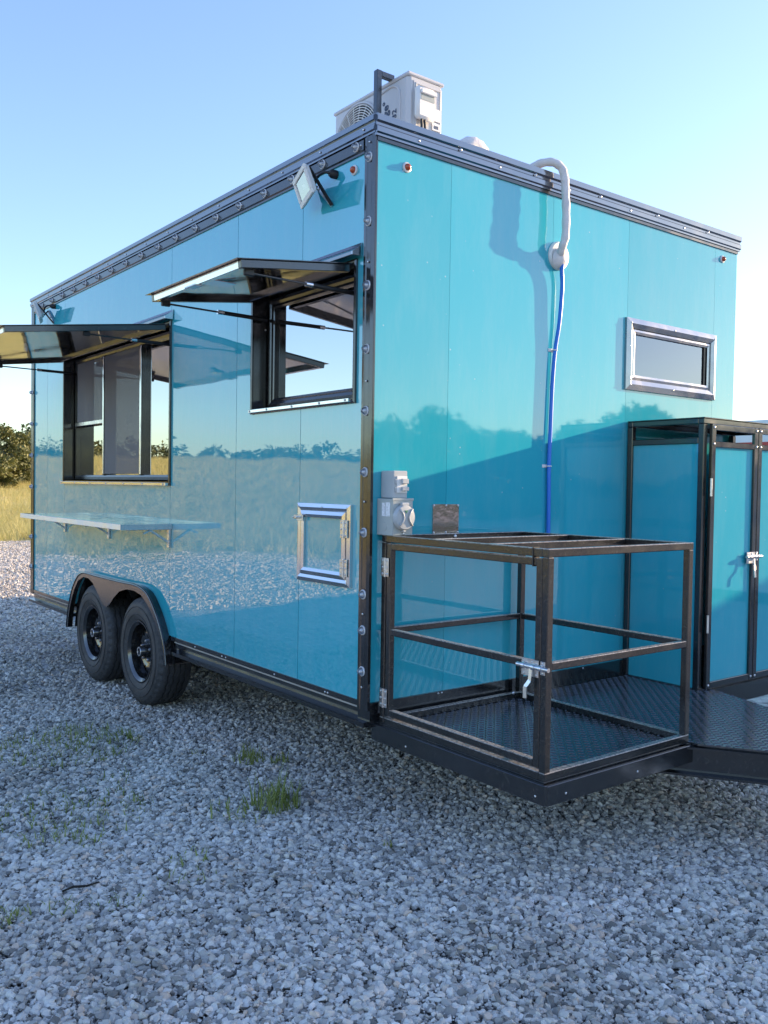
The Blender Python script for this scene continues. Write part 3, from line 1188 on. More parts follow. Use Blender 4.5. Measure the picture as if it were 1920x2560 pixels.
# ---- wheels
def make_wheel():
    root = part_empty('wheel', TR, (0, 2.25, 0))
    cx_, cy_, cz_ = 0.069, 2.25, .332
    c = (cx_, cy_, cz_)
    ax = (-1, 0, 0)
    # tyre: sidewall, shoulder blocks, tread with zigzag grooves
    bm = bmesh.new()
    seg = 120
    prof = [(.085, .182), (.100, .190), (.108, .205), (.113, .232), (.113, .258), (.108, .280), (.104, .290), (.100, .298),
            (.092, .311), (.085, .3185), (.070, .3225), (.056, .3235), (.0535, .315), (.0475, .315), (.045, .324), (.024, .3255), (.0215, .316),
            (.0155, .316), (.013, .3255), (-.013, .3255), (-.0155, .316), (-.0215, .316), (-.024, .3255), (-.045, .324), (-.0475, .315), (-.0535, .315),
            (-.056, .3235), (-.085, .3185), (-.100, .298), (-.113, .258), (-.113, .232), (-.100, .19), (-.085, .182)]
    rings = []
    for k in range(seg):
        a = 2 * math.pi * k / seg
        ring = []
        for i, (t, r) in enumerate(prof):
            rr, tt = r, t
            if 7 <= i <= 9 and k % 3 == 0:
                rr -= .0055
                tt -= .004
            if 11 <= i <= 26:
                tt += .003 * (1 if (k // 2) % 2 else -1)
            ring.append(bm.verts.new((cx_ - tt, cy_ + rr * math.cos(a), cz_ + rr * math.sin(a))))
        rings.append(ring)
    n = len(prof)
    for k in range(seg):
        A, B = rings[k], rings[(k + 1) % seg]
        for i in range(n - 1):
            bm.faces.new((A[i], A[i + 1], B[i + 1], B[i]))
    # raised lettering band ridges on the sidewall
    mb = MB(); mb.bm.free(); mb.bm = bm
    for rr in (.222, .268):
        mb.lathe([(.111, rr - .002), (.1145, rr - .001), (.1145, rr + .001), (.111, rr + .002)], c, ax, 72)
    mb.build('tyre', 'rubber', root, True, 28)
    # rim barrel
    mb = MB()
    mb.lathe([(-.085, .180), (-.08, .165), (.01, .150), (.03, .160), (.085, .167), (.092, .176), (.098, .186), (.103, .186), (.103, .179), (.095, .168), (.088, .160), (.03, .152)],
             c, ax, 64)
    rim = mb.build('rim', 'rim', root, True, 35)
    # pressed disc with eight windows
    bm = bmesh.new()
    seg = 64
    rad = [.034, .062, .082, .096, .106, .122, .136, .148, .158]
    dep = [.040, .040, .044, .050, .052, .046, .040, .036, .030]
    grid = [[bm.verts.new((cx_ - dep[i], cy_ + r * math.cos(2 * math.pi * k / seg), cz_ + r * math.sin(2 * math.pi * k / seg))) for i, r in enumerate(rad)] for k in range(seg)]
    for k in range(seg):
        for i in range(len(rad) - 1):
            kk = k % 8
            hole = (i in (4, 5) and 1 <= kk <= 4) or (i == 6 and 1 <= kk <= 4) or (i == 3 and 2 <= kk <= 3)
            if hole:
                continue
            j = (k + 1) % seg
            bm.faces.new((grid[k][i], grid[k][i + 1], grid[j][i + 1], grid[j][i]))
    ex = bmesh.ops.extrude_face_region(bm, geom=list(bm.faces))
    bmesh.ops.translate(bm, vec=(.005, 0, 0), verts=[g for g in ex['geom'] if isinstance(g, bmesh.types.BMVert)])
    mb = MB(); mb.bm.free(); mb.bm = bm
    mb.build('rim_disc', 'rim', rim, True, 35)
    mb = MB()
    mb.lathe([(.03, .040), (.062, .038), (.070, .034), (.098, .032), (.103, .028), (.103, .019), (.096, .017), (.096, 0)], c, ax, 28)
    mb.build('hub', 'rim', rim, True, 35)
    mb = MB()
    mb.lathe([(.1005, .0295), (.1045, .0275), (.1045, .020), (.1005, .0185)], c, ax, 28)
    mb.build('hub_ring', 'zinc', rim, True, 35)
    for k in range(5):
        a = 2 * math.pi * (k + .3) / 5
        MB().lathe([(.040, .011), (.060, .0105), (.067, .007), (.068, 0)], (cx_, cy_ + .060 * math.cos(a), cz_ + .060 * math.sin(a)), ax, 6).build('lug_nut', 'zinc', rim)
    MB().lathe([(-.085, .165), (-.08, .03), (-.09, .03)], c, ax, 24).build('brake_drum', 'under', rim)
    return root


wh = make_wheel()
for dlt, flip in (((0, .80, 0), False), ((W, 0, 0), True), ((W, .80, 0), True)):
    c = wh.copy()
    COL.objects.link(c)
    c.parent = TR
    c.location = wh.location + Vector(dlt)
    if flip:
        c.location.x = wh.location.x + W
        c.rotation_euler = (0, 0, math.pi)
    for ch in wh.children:
        d = ch.copy(); COL.objects.link(d); d.parent = c
        for g in ch.children:
            e = g.copy(); COL.objects.link(e); e.parent = d
for y in (2.25, 3.05):
    MB().tube([(.16, y, .30), (W - .16, y, .30)], .035, 12).build('axle', 'under', TR, True, 40)

# ---- tandem fender
OUT = [(1.723, .345), (1.745, .44), (1.786, .523), (1.86, .613), (1.965, .700), (2.06, .732), (2.18, .744), (2.40, .740), (2.80, .740), (3.0, .742), (3.09, .730), (3.17, .692), (3.26, .610), (3.33, .494), (3.365, .40), (3.379, .334)]
INN = [(3.352, .334), (3.335, .41), (3.29, .51), (3.22, .61), (3.14, .68), (3.04, .712), (2.94, .712), (2.86, .690), (2.78, .640), (2.70, .580), (2.655, .562), (2.61, .562), (2.56, .585), (2.49, .635), (2.40, .682), (2.29, .706), (2.17, .710), (2.07, .695), (1.98, .655), (1.89, .59), (1.82, .51), (1.775, .43), (1.75, .345)]
FX = -.045
_k = (FX + 2.101) / (-.1 + 2.101)
OUT = [((y + 2.794) * _k - 2.794, 1.3405 + (z - 1.3405) * _k) for y, z in OUT]
INN = [((y + 2.794) * _k - 2.794, 1.3405 + (z - 1.3405) * _k) for y, z in INN]
FN = part_empty('fender', TR, (0, 2.55, .5))
bm = bmesh.new()
mb = MB(); mb.bm.free(); mb.bm = bm
pts = OUT + INN
a = [bm.verts.new((FX, y, z)) for y, z in pts]
f = bm.faces.new(a)
ex = bmesh.ops.extrude_face_region(bm, geom=[f])
bmesh.ops.translate(bm, vec=(.003, 0, 0), verts=[g for g in ex['geom'] if isinstance(g, bmesh.types.BMVert)])
bmesh.ops.triangulate(bm, faces=[q for q in bm.faces if len(q.verts) > 4])
mb.build('fender_skirt', 'black', FN)
mb = MB(); bm = mb.bm
def smooth_path(p, n=5):
    out = []
    for i in range(len(p) - 1):
        p0, p1, p2, p3 = [Vector(p[max(0, min(len(p) - 1, i + k))]) for k in (-1, 0, 1, 2)]
        for t in np.linspace(0, 1, n, endpoint=False):
            out.append(0.5 * ((2 * p1) + (p2 - p0) * t + (2 * p0 - 5 * p1 + 4 * p2 - p3) * t * t + (3 * p1 - p0 - 3 * p2 + p3) * t ** 3))
    out.append(Vector(p[-1]))
    return out
sp_ = smooth_path(OUT, 4)
for x0, x1 in ((FX + .0035, -.0005), (.016, .34)):
    A = [bm.verts.new((x0, p[0], p[1])) for p in sp_]
    B = [bm.verts.new((x1, p[0], p[1])) for p in sp_]
    for i in range(len(A) - 1):
        bm.faces.new((A[i], A[i + 1], B[i + 1], B[i]))
ex = bmesh.ops.extrude_face_region(bm, geom=list(bm.faces))
bmesh.ops.translate(bm, vec=(0, 0, -.003), verts=[g for g in ex['geom'] if isinstance(g, bmesh.types.BMVert)])
mb.build('fender_top', 'black', FN, True, 40)
MB().tube([(FX + .003, p[0], p[1]) for p in sp_], .0075, 8).build('fender_lip', 'black', FN, True, 40)
MB().box(.335, .34, 1.85, 3.54, .33, .76).build('wheel_well', 'under', FN)

# ---- front face fittings
SW = part_empty('front_window', TR, (1.98, 0, 1.85))
mitre_bars(SW, 1.583, 2.385, 1.852, 2.214, .050, 1, -.0005, -.012, 'chrome_dark', -.010)
mitre_bars(SW, 1.634, 2.334, 1.903, 2.163, .026, 1, .004, -.006, 'chrome_dark', -.004)
MB().box(1.655, 2.315, .006, .010, 1.92, 2.145).build('pane', 'glass_front', SW)
MB().box(2.285, 2.3, -.001, .005, 1.925, 2.14).build('seal', 'black_plastic', SW)
screws([(x, -.021, z) for x in (1.61, 1.98, 2.36) for z in (1.877, 2.19)], (0, -1, 0), SW)
pl = MB().box(.320, .466, -.005, -.0005, 1.148, 1.271).build('cover_plate', 'plate', TR)
screws([(x, -.0055, z) for x in (.325, .393, .461) for z in (1.152, 1.266)], (0, -1, 0), pl)
# breaker box above the inlet
bk = MB().box(.046, .116, -.082, -.0005, 1.296, 1.405, .003).build('breaker_box', 'grey_plastic', TR)
MB().box(.060, .112, -.087, -.0825, 1.318, 1.384, .001).build('breaker_cover', 'white_plastic', bk)
MB().box(.078, .110, -.100, -.0875, 1.354, 1.374, .002).build('breaker_switch', 'grey_plastic', bk)
MB().box(.078, .112, -.100, -.0875, 1.326, 1.342, .002).build('breaker_switch', 'grey_plastic', bk)
MB().box(.052, .059, -.0865, -.0825, 1.324, 1.340).build('breaker_tab', 'grey_plastic', bk)
MB().box(.052, .059, -.0865, -.0825, 1.354, 1.372).build('breaker_tab', 'grey_plastic', bk)
ib = MB().box(.028, .130, -.102, -.0005, 1.150, 1.2945, .002).build('power_inlet_box', 'grey_metal', TR)
cv = MB(); cv.lathe([(0, .050), (.012, .050), (.020, .046), (.022, .030), (.022, 0)], (.078, -.1025, 1.222), (0, -1, 0), 36)
cv = cv.build('inlet_cover', 'grey_plastic', ib, True, 40)
MB().box(.060, .098, -.120, -.1025, 1.266, 1.280, .003).build('cover_hinge', 'grey_plastic', ib)
for s in (-1, 1):
    pth = [(.078 + s * .032, -.126, 1.222 + .033), (.078 + s * .017, -.128, 1.222 + .015), (.078 + s * .012, -.128, 1.222), (.078 + s * .017, -.128, 1.222 - .015), (.078 + s * .032, -.126, 1.222 - .033)]
    MB().tube(pth, .0035, 8).build('cover_rib', 'grey_plastic', ib, True)
MB().prism([(.070, 1.250), (.086, 1.250), (.078, 1.238)], 1, -.127, -.124).build('arrow_mark', 'green', ib)
MB().box(.070, .085, -.118, -.1025, 1.164, 1.172, .002).build('cover_tab', 'grey_plastic', ib)
MB().box(.0268, .0278, -.086, -.058, 1.225, 1.280).build('sticker', 'sticker', ib)
MB().box(.0268, .0278, -.054, -.034, 1.225, 1.278).build('sticker', 'sticker', ib)
MB().lathe([(0, .017), (.0015, .016), (.0015, 0)], (.0282, -.05, 1.185), (-1, 0, 0), 20).build('knockout', 'grey_metal', ib)
MB().box(.026, .132, -.104, -.098, 1.287, 1.297, .001).build('box_lid', 'grey_metal', ib)
screws([(.083, -.1022, 1.157)], (0, -1, 0), ib)
# taped refrigerant pipe over the roof edge, flange and blue hose
path = smooth_path([(.84, .55, 2.77), (.86, .22, 2.77), (.895, .06, 2.795), (.925, .0, 2.822), (.972, -.038, 2.832), (1.014, -.058, 2.812), (1.030, -.066, 2.765), (1.036, -.068, 2.70), (1.040, -.070, 2.60),
                    (1.036, -.072, 2.50), (1.030, -.060, 2.455), (1.046, -.035, 2.425), (1.062, -.010, 2.42)], 5)
rs = [.0185 + .0012 * math.sin(i * 1.7) for i in range(len(path))]
MB().tube(path, rs, 16).build('insulated_pipe', 'pipe', TR, True)
MB().lathe([(0, .066), (.008, .066), (.016, .060), (.018, .040), (.018, 0)], (1.068, -.0005, 2.43), (0, -1, 0), 36).build('wall_flange', 'white_plastic', TR, True, 40)
MB().lathe([(0, .050), (.018, .040), (.032, .022), (.034, 0)], (1.058, -.018, 2.412), (.1, -1, -.1), 20).build('flange_seal', 'pipe', TR, True)
hp = smooth_path([(1.056, -.040, 2.40), (1.064, -.030, 2.355), (1.074, -.026, 2.283), (1.064, -.022, 2.116), (1.046, -.016, 1.989), (1.034, -.014, 1.831), (1.027, -.014, 1.636), (1.022, -.014, 1.449), (1.026, -.014, 1.25), (1.028, -.014, .90), (1.024, -.016, .50), (1.03, -.03, .41)], 5)
MB().tube(hp, .0095, 12).build('blue_hose', 'hose', TR, True)
for z, x in ((1.989, 1.046), (1.449, 1.022)):
    mb = MB()
    mb.box(x - .032, x + .022, -.003, -.0005, z - .007, z + .007)
    mb.tube([(x - .012, -.002, z), (x - .011, -.019, z), (x, -.0265, z), (x + .011, -.019, z), (x + .012, -.002, z)], .003, 6)
    mb.build('hose_clip', 'white_plastic', TR)

# ---- deck, skirts and tongue
DK = part_empty('tongue_deck', TR, (.8, -.5, .4))
polys = [[(.034, -.004), (.034, -.898), (.832, -.898), (.832, -.004)],
         [(.834, -.014), (.834, -.94), (1.262, -1.585), (1.34, -1.585), (1.70, -.48), (1.70, -.014)]]
for pg in polys:
    MB().prism(pg, 2, .392, .399).build('tread_plate', 'deck', DK)
def inside(p, pg):
    c = False
    for (x0, y0), (x1, y1) in zip(pg, pg[1:] + pg[:1]):
        if (y0 > p[1]) != (y1 > p[1]) and p[0] < (x1 - x0) * (p[1] - y0) / (y1 - y0) + x0:
            c = not c
    return c
mb = MB(); bm = mb.bm
st = .023
for i in range(0, 80):
    for j in range(0, 74):
        x, y = .03 + i * st, -.01 - j * st
        if not any(inside((x, y), pg) for pg in polys):
            continue
        a = R(45 if (i + j) % 2 else -45)
        u = Vector((math.cos(a), math.sin(a), 0)); w_ = Vector((-u.y, u.x, 0))
        c = Vector((x, y, .3986))
        v4 = [bm.verts.new(c + u * .0125), bm.verts.new(c + w_ * .0038), bm.verts.new(c - u * .0125), bm.verts.new(c - w_ * .0038)]
        tp = [bm.verts.new(c + u * .007 + Vector((0, 0, .0030))), bm.verts.new(c - u * .007 + Vector((0, 0, .0030)))]
        bm.faces.new((v4[0], v4[1], tp[0])); bm.faces.new((v4[0], tp[0], v4[3]))
        bm.faces.new((v4[2], tp[1], v4[1])); bm.faces.new((v4[2], v4[3], tp[1]))
        bm.faces.new((tp[0], v4[1], tp[1])); bm.faces.new((tp[0], tp[1], v4[3]))
tp_ = mb.build('raised_tread', 'deck', DK)
tag(tp_, kind='stuff')
MB().box(.016, .030, -.918, .0, .328, .3945, .002).build('deck_skirt', 'black', DK)
MB().box(.0305, .92, -.918, -.906, .324, .390, .002).build('deck_skirt', 'black', DK)
MB().box(.0305, .82, -.9055, -.02, .330, .388).build('deck_base', 'under', DK)
screws([(.0155, y, .352) for y in (-.22, -.88)], (-1, 0, 0), DK, .9)
screws([(x, -.9185, .352) for x in (.12, .50)], (0, -1, 0), DK, .9)
def channel(p, q, name):
    p, q = Vector(p), Vector(q)
    d = (q - p).normalized()
    s = Vector((d.y, -d.x, 0))
    if s.x > 0 and name == 'l':
        s = -s
    if s.x < 0 and name == 'r':
        s = -s
    g = part = MB()
    bm = g.bm
    prof = [(0, .0), (0, .008), (-.032, .010), (-.032, .100), (0, .102), (0, .110), (-.040, .110), (-.040, 0)]
    A = [bm.verts.new(p + s * a + Vector((0, 0, b))) for a, b in prof]
    B = [bm.verts.new(q + s * a + Vector((0, 0, b))) for a, b in prof]
    bm.faces.new(A); bm.faces.new(B[::-1])
    for i in range(len(A)):
        k = (i + 1) % len(A)
        bm.faces.new((A[i], B[i], B[k], A[k]))
    return g.build('tongue_beam', 'black', DK)
channel((.60, -.62, .278), (1.25, -1.59, .278), 'l')
channel((1.76, -.30, .278), (1.36, -1.59, .278), 'r')
MB().box(1.23, 1.38, -1.72, -1.58, .29, .375, .01).build('coupler', 'black', DK)
MB().tube([(1.305, -1.70, .37), (1.305, -1.86, .39)], [.05, .042], 16).build('coupler_socket', 'black', DK, True)
MB().tube([(1.305, -1.45, .06), (1.305, -1.45, 1.0)], .03, 16).build('jack_post', 'black', DK, True, 40)
MB().lathe([(0, .10), (.012, .10), (.012, 0)], (1.305, -1.45, .045), (0, 0, 1), 20).build('jack_foot', 'zinc', DK)
MB().tube([(1.305, -1.45, .98), (1.45, -1.45, .98), (1.45, -1.45, 1.08)], .008, 8).build('jack_handle', 'zinc', DK, True)
MB().box(1.615, 2.59, -.448, -.436, .300, .392, .002).build('deck_beam', 'black', DK)
MB().box(1.63, 2.58, -.4355, -.015, .34, .384).build('deck_beam', 'under', DK)

# ------------------------------------------------------------------ generator cage on the tongue deck
CG = thing('generator_cage', (.43, -.46, .40), 'open black steel tube cage on the tread plate deck in front of the trailer', 'cage')
T = .027
def bx(name, x0, x1, y0, y1, z0, z1, parent=CG, mtl='black_dusty', bev=.0025):
    return MB().box(x0, x1, y0, y1, z0, z1, bev).build(name, mtl, parent)
X0, X1, Y0, Y1, Z0, Z1 = .032, .834, -.903, -.030, .3995, 1.150
for x in (X0, X1 - T):
    for y in (Y0, Y1 - T):
        bx('post', x, x + T, y, y + T, Z0 + T + .0005, Z1 - T - .0005)
for z in (Z0, Z1 - T):
    for y in (Y0, Y1 - T):
        bx('rail', X0 - .0005, X1 + .0005, y, y + T, z, z + T)
    for x in (X0, X1 - T):
        bx('rail', x, x + T, Y0 + T + .0005, Y1 - T - .0005, z, z + T)
for y in (-.323, -.615):
    bx('cross_bar', X0 + T + .0005, X1 - T - .0005, y, y + T, Z1 - T - .001, Z1 - .001)
bx('rail', X0 + T + .0005, X1 - T - .0005, Y0 + .001, Y0 + T - .001, .757, .782)
bx('rail', X0 + T + .0005, X1 - T - .0005, Y1 - T + .001, Y1 - .001, .757, .782)
bx('rail', X1 - T + .001, X1 - .001, Y0 + T + .0005, Y1 - T - .0005, .757, .782)
DR = bpy.data.objects.new('gate', None); COL.objects.link(DR); DR.parent = CG; DR.empty_display_size = .05
DR.location = (-.40, 0, .05)
bx('stile', X0 + .001, X0 + T - .001, -.089, -.062, .437, 1.1185, DR)
bx('stile', X0 + .001, X0 + T - .001, -.874, -.848, .437, 1.1185, DR)
bx('rail', X0 + .001, X0 + T - .001, -.8475, -.0895, 1.0935, 1.1185, DR)
bx('rail', X0 + .001, X0 + T - .001, -.8475, -.0895, .437, .462, DR)
bx('rail', X0 + .001, X0 + T - .001, -.8475, -.0895, .757, .782, DR)
for z in (1.024, .505):
    mb = MB()
    mb.box(X0 - .004, X0 - .001, -.080, -.033, z - .037, z + .037, .0008)
    mb.tube([(X0 - .005, -.0595, z - .038), (X0 - .005, -.0595, z + .038)], .004, 8)
    mb.build('hinge', 'zinc', DR)
    screws([(X0 - .0042, y, z + q) for y in (-.072, -.043) for q in (-.026, 0, .026)], (-1, 0, 0), DR, .9)
def barrel_latch(parent, o, du, dn):
    """slide bolt: o = centre, du = bolt direction, dn = outward direction"""
    o, du, dn = Vector(o), Vector(du), Vector(dn)
    up = Vector((0, 0, 1))
    def B(u0, u1, v0, v1, n0, n1, name, mtl='zinc'):
        a = o + du * ((u0 + u1) / 2) + up * ((v0 + v1) / 2) + dn * ((n0 + n1) / 2)
        mb = MB()
        mb.bar(a - du * ((u1 - u0) / 2), a + du * ((u1 - u0) / 2), abs(n1 - n0), v1 - v0, (0, 0, 1), .001)
        return mb.build(name, mtl, parent)
    B(-.062, .012, -.034, .022, .0005, .003, 'latch_plate')
    B(.020, .040, -.022, .022, .0005, .003, 'latch_keeper')
    mb = MB(); mb.tube([o + du * -.075 + dn * .010, o + du * .062 + dn * .010], .0075, 12); mb.build('latch_bolt', 'zinc', parent, True, 40)
    for u in (-.045, -.002, .029):
        mb = MB(); mb.tube([o + du * (u - .006) + dn * .010, o + du * (u + .006) + dn * .010], .0105, 12); mb.build('latch_guide', 'zinc', parent, True, 40)
    h0 = o + du * -.012 + dn * .012
    mb = MB()
    mb.bar(h0 - up * .005, h0 - up * .045 + dn * .004, .013, .004, dn)
    mb.bar(h0 - up * .044 + dn * .004, h0 - up * .066 - du * .012 + dn * .012, .013, .004, dn)
    mb.bar(h0 - up * .065 - du * .012 + dn * .012, h0 - up * .102 - du * .010 + dn * .014, .015, .004, dn)
    mb.build('latch_handle', 'zinc', parent)
    screws([o + du * u + up * v + dn * .0032 for u, v in ((-.05, .014), (-.015, .014), (.03, .016), (.03, -.016), (-.05, -.026), (.003, -.026))], dn, parent, .8)
barrel_latch(DR, (X0, -.858, .765), (0, -1, 0), (-1, 0, 0))
screws([(.40, Y1 - T - .001, Z1 - .012), (.77, -.055, .425)], (0, -1, 0), CG, 1.6)
# black cable tie round the gate top rail
MB().box(X0 - .002, X0 + T + .001, -.838, -.834, 1.090, 1.153).build('cable_tie', 'black_plastic', CG)

# ------------------------------------------------------------------ gas bottle cabinet
CB = thing('gas_cabinet', (2.1, -.22, .39), 'tall teal panelled cabinet with black frame and double doors beside the cage', 'cabinet')
P_ = .030
cx0, cx1, cy0, cy1, cz0, cz1 = 1.618, 2.575, -.436, -.004, .386, 1.692
for x in (cx0, cx1 - P_):
    for y in (cy0, cy1 - P_):
        bx('post', x, x + P_, y, y + P_, cz0, cz1 - .0305, CB, 'black')
bx('top_plate', cx0 - .002, cx1 + .002, cy0 - .003, cy1, cz1 - .005, cz1, CB, 'black', .001)
for y in (cy0, cy1 - P_):
    bx('rail', cx0, cx1, y, y + P_, cz1 - .030, cz1 - .0055, CB, 'black')
    bx('rail', cx0 + P_ + .0005, cx1 - P_ - .0005, y + .001, y + P_ - .001, cz0, cz0 + .022, CB, 'black')
for x in (cx0, cx1 - P_):
    bx('rail', x, x + P_, cy0 + P_ + .0005, cy1 - P_ - .0005, cz1 - .030, cz1 - .0055, CB, 'black')
    bx('rail', x + .001, x + P_ - .001, cy0 + P_ + .0005, cy1 - P_ - .0005, 1.568, 1.596, CB, 'black')
    bx('rail', x + .001, x + P_ - .001, cy0 + P_ + .0005, cy1 - P_ - .0005, cz0, cz0 + .018, CB, 'black')
    MB().box(x + .012, x + .016, cy0 + P_ + .0005, cy1 - P_ - .0005, cz0 + .0185, 1.5675).build('side_panel', 'panel_front', CB)
MB().box(cx0 + P_, cx1 - P_, cy0 + .02, cy1 - P_, cz0 + .001, cz0 + .010).build('floor_plate', 'deck', CB)
def cab_door(x0, x1, latch):
    D = bpy.data.objects.new('door', None); COL.objects.link(D); D.parent = CB; D.empty_display_size = .05
    D.location = ((x0 + x1) / 2 - 2.1, -.2, 0)
    yb, yf = -.439, -.456
    s = .032
    bx('stile', x0, x0 + s, yf, yb, .404, 1.6605, D, 'black', .002)
    bx('stile', x1 - s, x1, yf, yb, .404, 1.6605, D, 'black', .002)
    bx('rail', x0 + s + .0005, x1 - s - .0005, yf + .001, yb, .404, .434, D, 'black', .002)
    bx('rail', x0 + s + .0005, x1 - s - .0005, yf + .001, yb, 1.632, 1.6605, D, 'black', .002)
    bx('rail', x0 + s + .0005, x1 - s - .0005, yf + .001, yb, 1.553, 1.580, D, 'black', .002)
    MB().box(x0 + s - .004, x1 - s + .004, -.4435, -.4405, .430, 1.556).build('door_sheet', 'panel_front', D)
    screws([(x, yf - .0005, z) for x in (x0 + .016, x1 - .016) for z in (1.645, 1.567, .42)], (0, -1, 0), D, 1.3)
    hx = x0 - .006 if latch else x1 + .006
    for z in (1.362, .715):
        MB().tube([(hx, yf - .003, z - .042), (hx, yf - .003, z + .042)], .006, 10).build('hinge', 'zinc', D, True, 40)
    return D
D1 = cab_door(1.658, 2.066, True)
cab_door(2.072, 2.540, False)
barrel_latch(D1, (2.045, -.456, 1.022), (1, 0, 0), (0, -1, 0))

# ------------------------------------------------------------------ air conditioner on the roof
AC = thing('air_conditioner', (.72, .86, 2.81), 'white outdoor air conditioner unit on the trailer roof', 'air conditioner')
ax0, ax1, ay0, ay1, az0, az1 = .602, .826, .553, 1.185, 2.83, 3.342
mb = MB(); mb.box(ax0, ax1, ay0, ay1, az0, az1, .018); mb.build('casing', 'white_enamel', AC, True, 30)
mb = MB(); mb.box(ax0 - .004, ax1 + .004, ay0 - .004, ay1 + .004, az1 - .012, az1 + .006, .005); mb.build('lid', 'white_enamel', AC)
MB().box(ax0 + .03, ax1 - .012, ay0 - .004, ay0 - .0005, az0 + .03, az1 - .03, .003).build('side_panel', 'white_enamel', AC)
mitre_bars(AC, ax0 + .04, ax1 - .02, az0 + .04, az1 - .04, .008, 1, ay0 - .0045, ay0 - .007, 'white_enamel', -.002, 'panel_ridge')
fc = (ax0 - .002, .965, 3.12)
MB().lathe([(0, .206), (.010, .203), (.012, .195), (.004, .190), (-.01, .186)], fc, (-1, 0, 0), 48).build('grille_rim', 'white_enamel', AC, True, 40)
MB().lathe([(.0005, .189), (.0005, 0)], fc, (-1, 0, 0), 40).build('fan_recess', 'black_plastic', AC)
mb = MB()
for r_ in np.linspace(.035, .186, 13):
    mb.tube([(fc[0] - .010, fc[1] + r_ * math.cos(a), fc[2] + r_ * math.sin(a)) for a in np.linspace(0, 2 * math.pi, 41)], .0026, 5, False)
for k in range(20):
    a = 2 * math.pi * k / 20
    mb.tube([(fc[0] - .010, fc[1] + .03 * math.cos(a), fc[2] + .03 * math.sin(a)), (fc[0] - .010, fc[1] + .19 * math.cos(a + .18), fc[2] + .19 * math.sin(a + .18))], .0022, 5)
mb.lathe([(.008, .034), (.014, .030), (.014, 0)], fc, (-1, 0, 0), 20)
mb.build('fan_grille', 'white_plastic', AC, True)
# raised border on the front beside the fan
bord = smooth_path([(ax0 - .001, .616, 2.90), (ax0 - .001, .616, 3.15), (ax0 - .001, .619, 3.256), (ax0 - .001, .642, 3.299), (ax0 - .001, .688, 3.314), (ax0 - .001, .747, 3.309), (ax0 - .001, .80, 3.30)], 6)
MB().tube(bord, .007, 8).build('front_ridge', 'white_enamel', AC, True)
# valve cover on the near end
vc = MB(); vc.box(.626, .742, ay0 - .046, ay0 - .0075, 3.122, 3.276, .012); vc = vc.build('valve_cover', 'white_plastic', AC, True, 40)
MB().box(.640, .738, ay0 - .058, ay0 - .0465, 3.236, 3.256, .003).build('handle_lip', 'white_plastic', AC)
MB().box(.644, .730, ay0 - .0475, ay0 - .0465, 3.208, 3.2355).build('handle_recess', 'grey_metal', AC)
for x, k in ((.663, .0), (.681, .006)):
    MB().tube(smooth_path([(x, ay0 - .03, 3.13), (x + .002, ay0 - .03 - k, 3.06), (x + .010, ay0 - .035, 2.98), (x + .02, ay0 - .05, 2.86)], 5), .006, 8).build('cable', 'black_plastic', AC, True)
MB().box(.752, .806, ay0 - .0085, ay0 - .0072, 3.145, 3.205).build('rating_label', 'sticker', AC)
MB().box(.750, .808, ay0 - .0085, ay0 - .0072, 3.100, 3.136).build('rating_label', 'sticker', AC)
mb = MB()
for i in range(9):
    mb.box(.760 + i * .0034, .760 + i * .0034 + .0018, ay0 - .0092, ay0 - .0086, 3.108, 3.124)
mb.build('bar_code', 'ink', AC)
def text(body, size, mtx, parent, name='lettering'):
    cu_ = bpy.data.curves.new(name, 'FONT')
    cu_.body = body
    cu_.size = size
    cu_.extrude = .0006
    cu_.offset = .0010
    tmp = bpy.data.objects.new(name, cu_)
    COL.objects.link(tmp)
    bpy.context.view_layer.update()
    me = bpy.data.meshes.new_from_object(tmp.evaluated_get(bpy.context.evaluated_depsgraph_get()))
    bpy.data.objects.remove(tmp)
    me.materials.clear()
    me.materials.append(M['ink'])
    root = parent
    off = Vector((0, 0, 0))
    while root is not None:
        off += root.location
        root = root.parent
    me.transform(Matrix.Translation(-off) @ mtx)
    o = bpy.data.objects.new(name, me)
    COL.objects.link(o)
    o.parent = parent
    return o
# letters run upwards on the face that looks to -X: text x -> +z, text y -> +y
def vert_mtx(y, z):
    return Matrix(((0, 0, -1, ax0 - .0015), (0, 1, 0, y), (1, 0, 0, z), (0, 0, 0, 1)))
text('ge\u00b0', .062, vert_mtx(.708, 3.180), AC)
text('32', .046, vert_mtx(.644, 3.150), AC)
for y in (ay0 + .08, ay1 - .1):
    MB().box(ax0 - .02, ax1 + .02, y, y + .04, 2.801, 2.8295, .003).build('foot', 'black_plastic', AC)
screws([(ax0 + .1, ay0 + .02, az1 + .006), (ax1 - .03, ay0 + .02, az1 + .006)], (0, 0, 1), AC, 1.6)
# steel guard frame beside the unit
GF = thing('roof_guard', (.52, .69, 2.80), 'black square tube guard post and bar beside the roof air conditioner', 'guard frame')
bx('post', .503, .533, .672, .702, 2.802, 3.370, GF, 'black')
bx('bar', .5335, .612, .673, .701, 3.342, 3.369, GF, 'black')
bx('bar', .504, .532, .7025, 1.1995, 2.803, 2.826, GF, 'black')
DP = thing('duct_elbow', (.84, .34, 2.80), 'pleated whitish duct elbow on the roof edge behind the air conditioner', 'duct')
arc = [(.757 + .063 + .063 * -math.cos(a) + .0, .33, 2.90 + .064 * math.sin(a)) for a in np.linspace(0, math.pi, 17)]
arc = [(.757, .33, 2.79)] + arc + [(.883, .33, 2.79)]
rs = [.050 + .003 * (i % 2) for i in range(len(arc))]
MB().tube(arc, rs, 20).build('duct', 'pipe', DP, True)

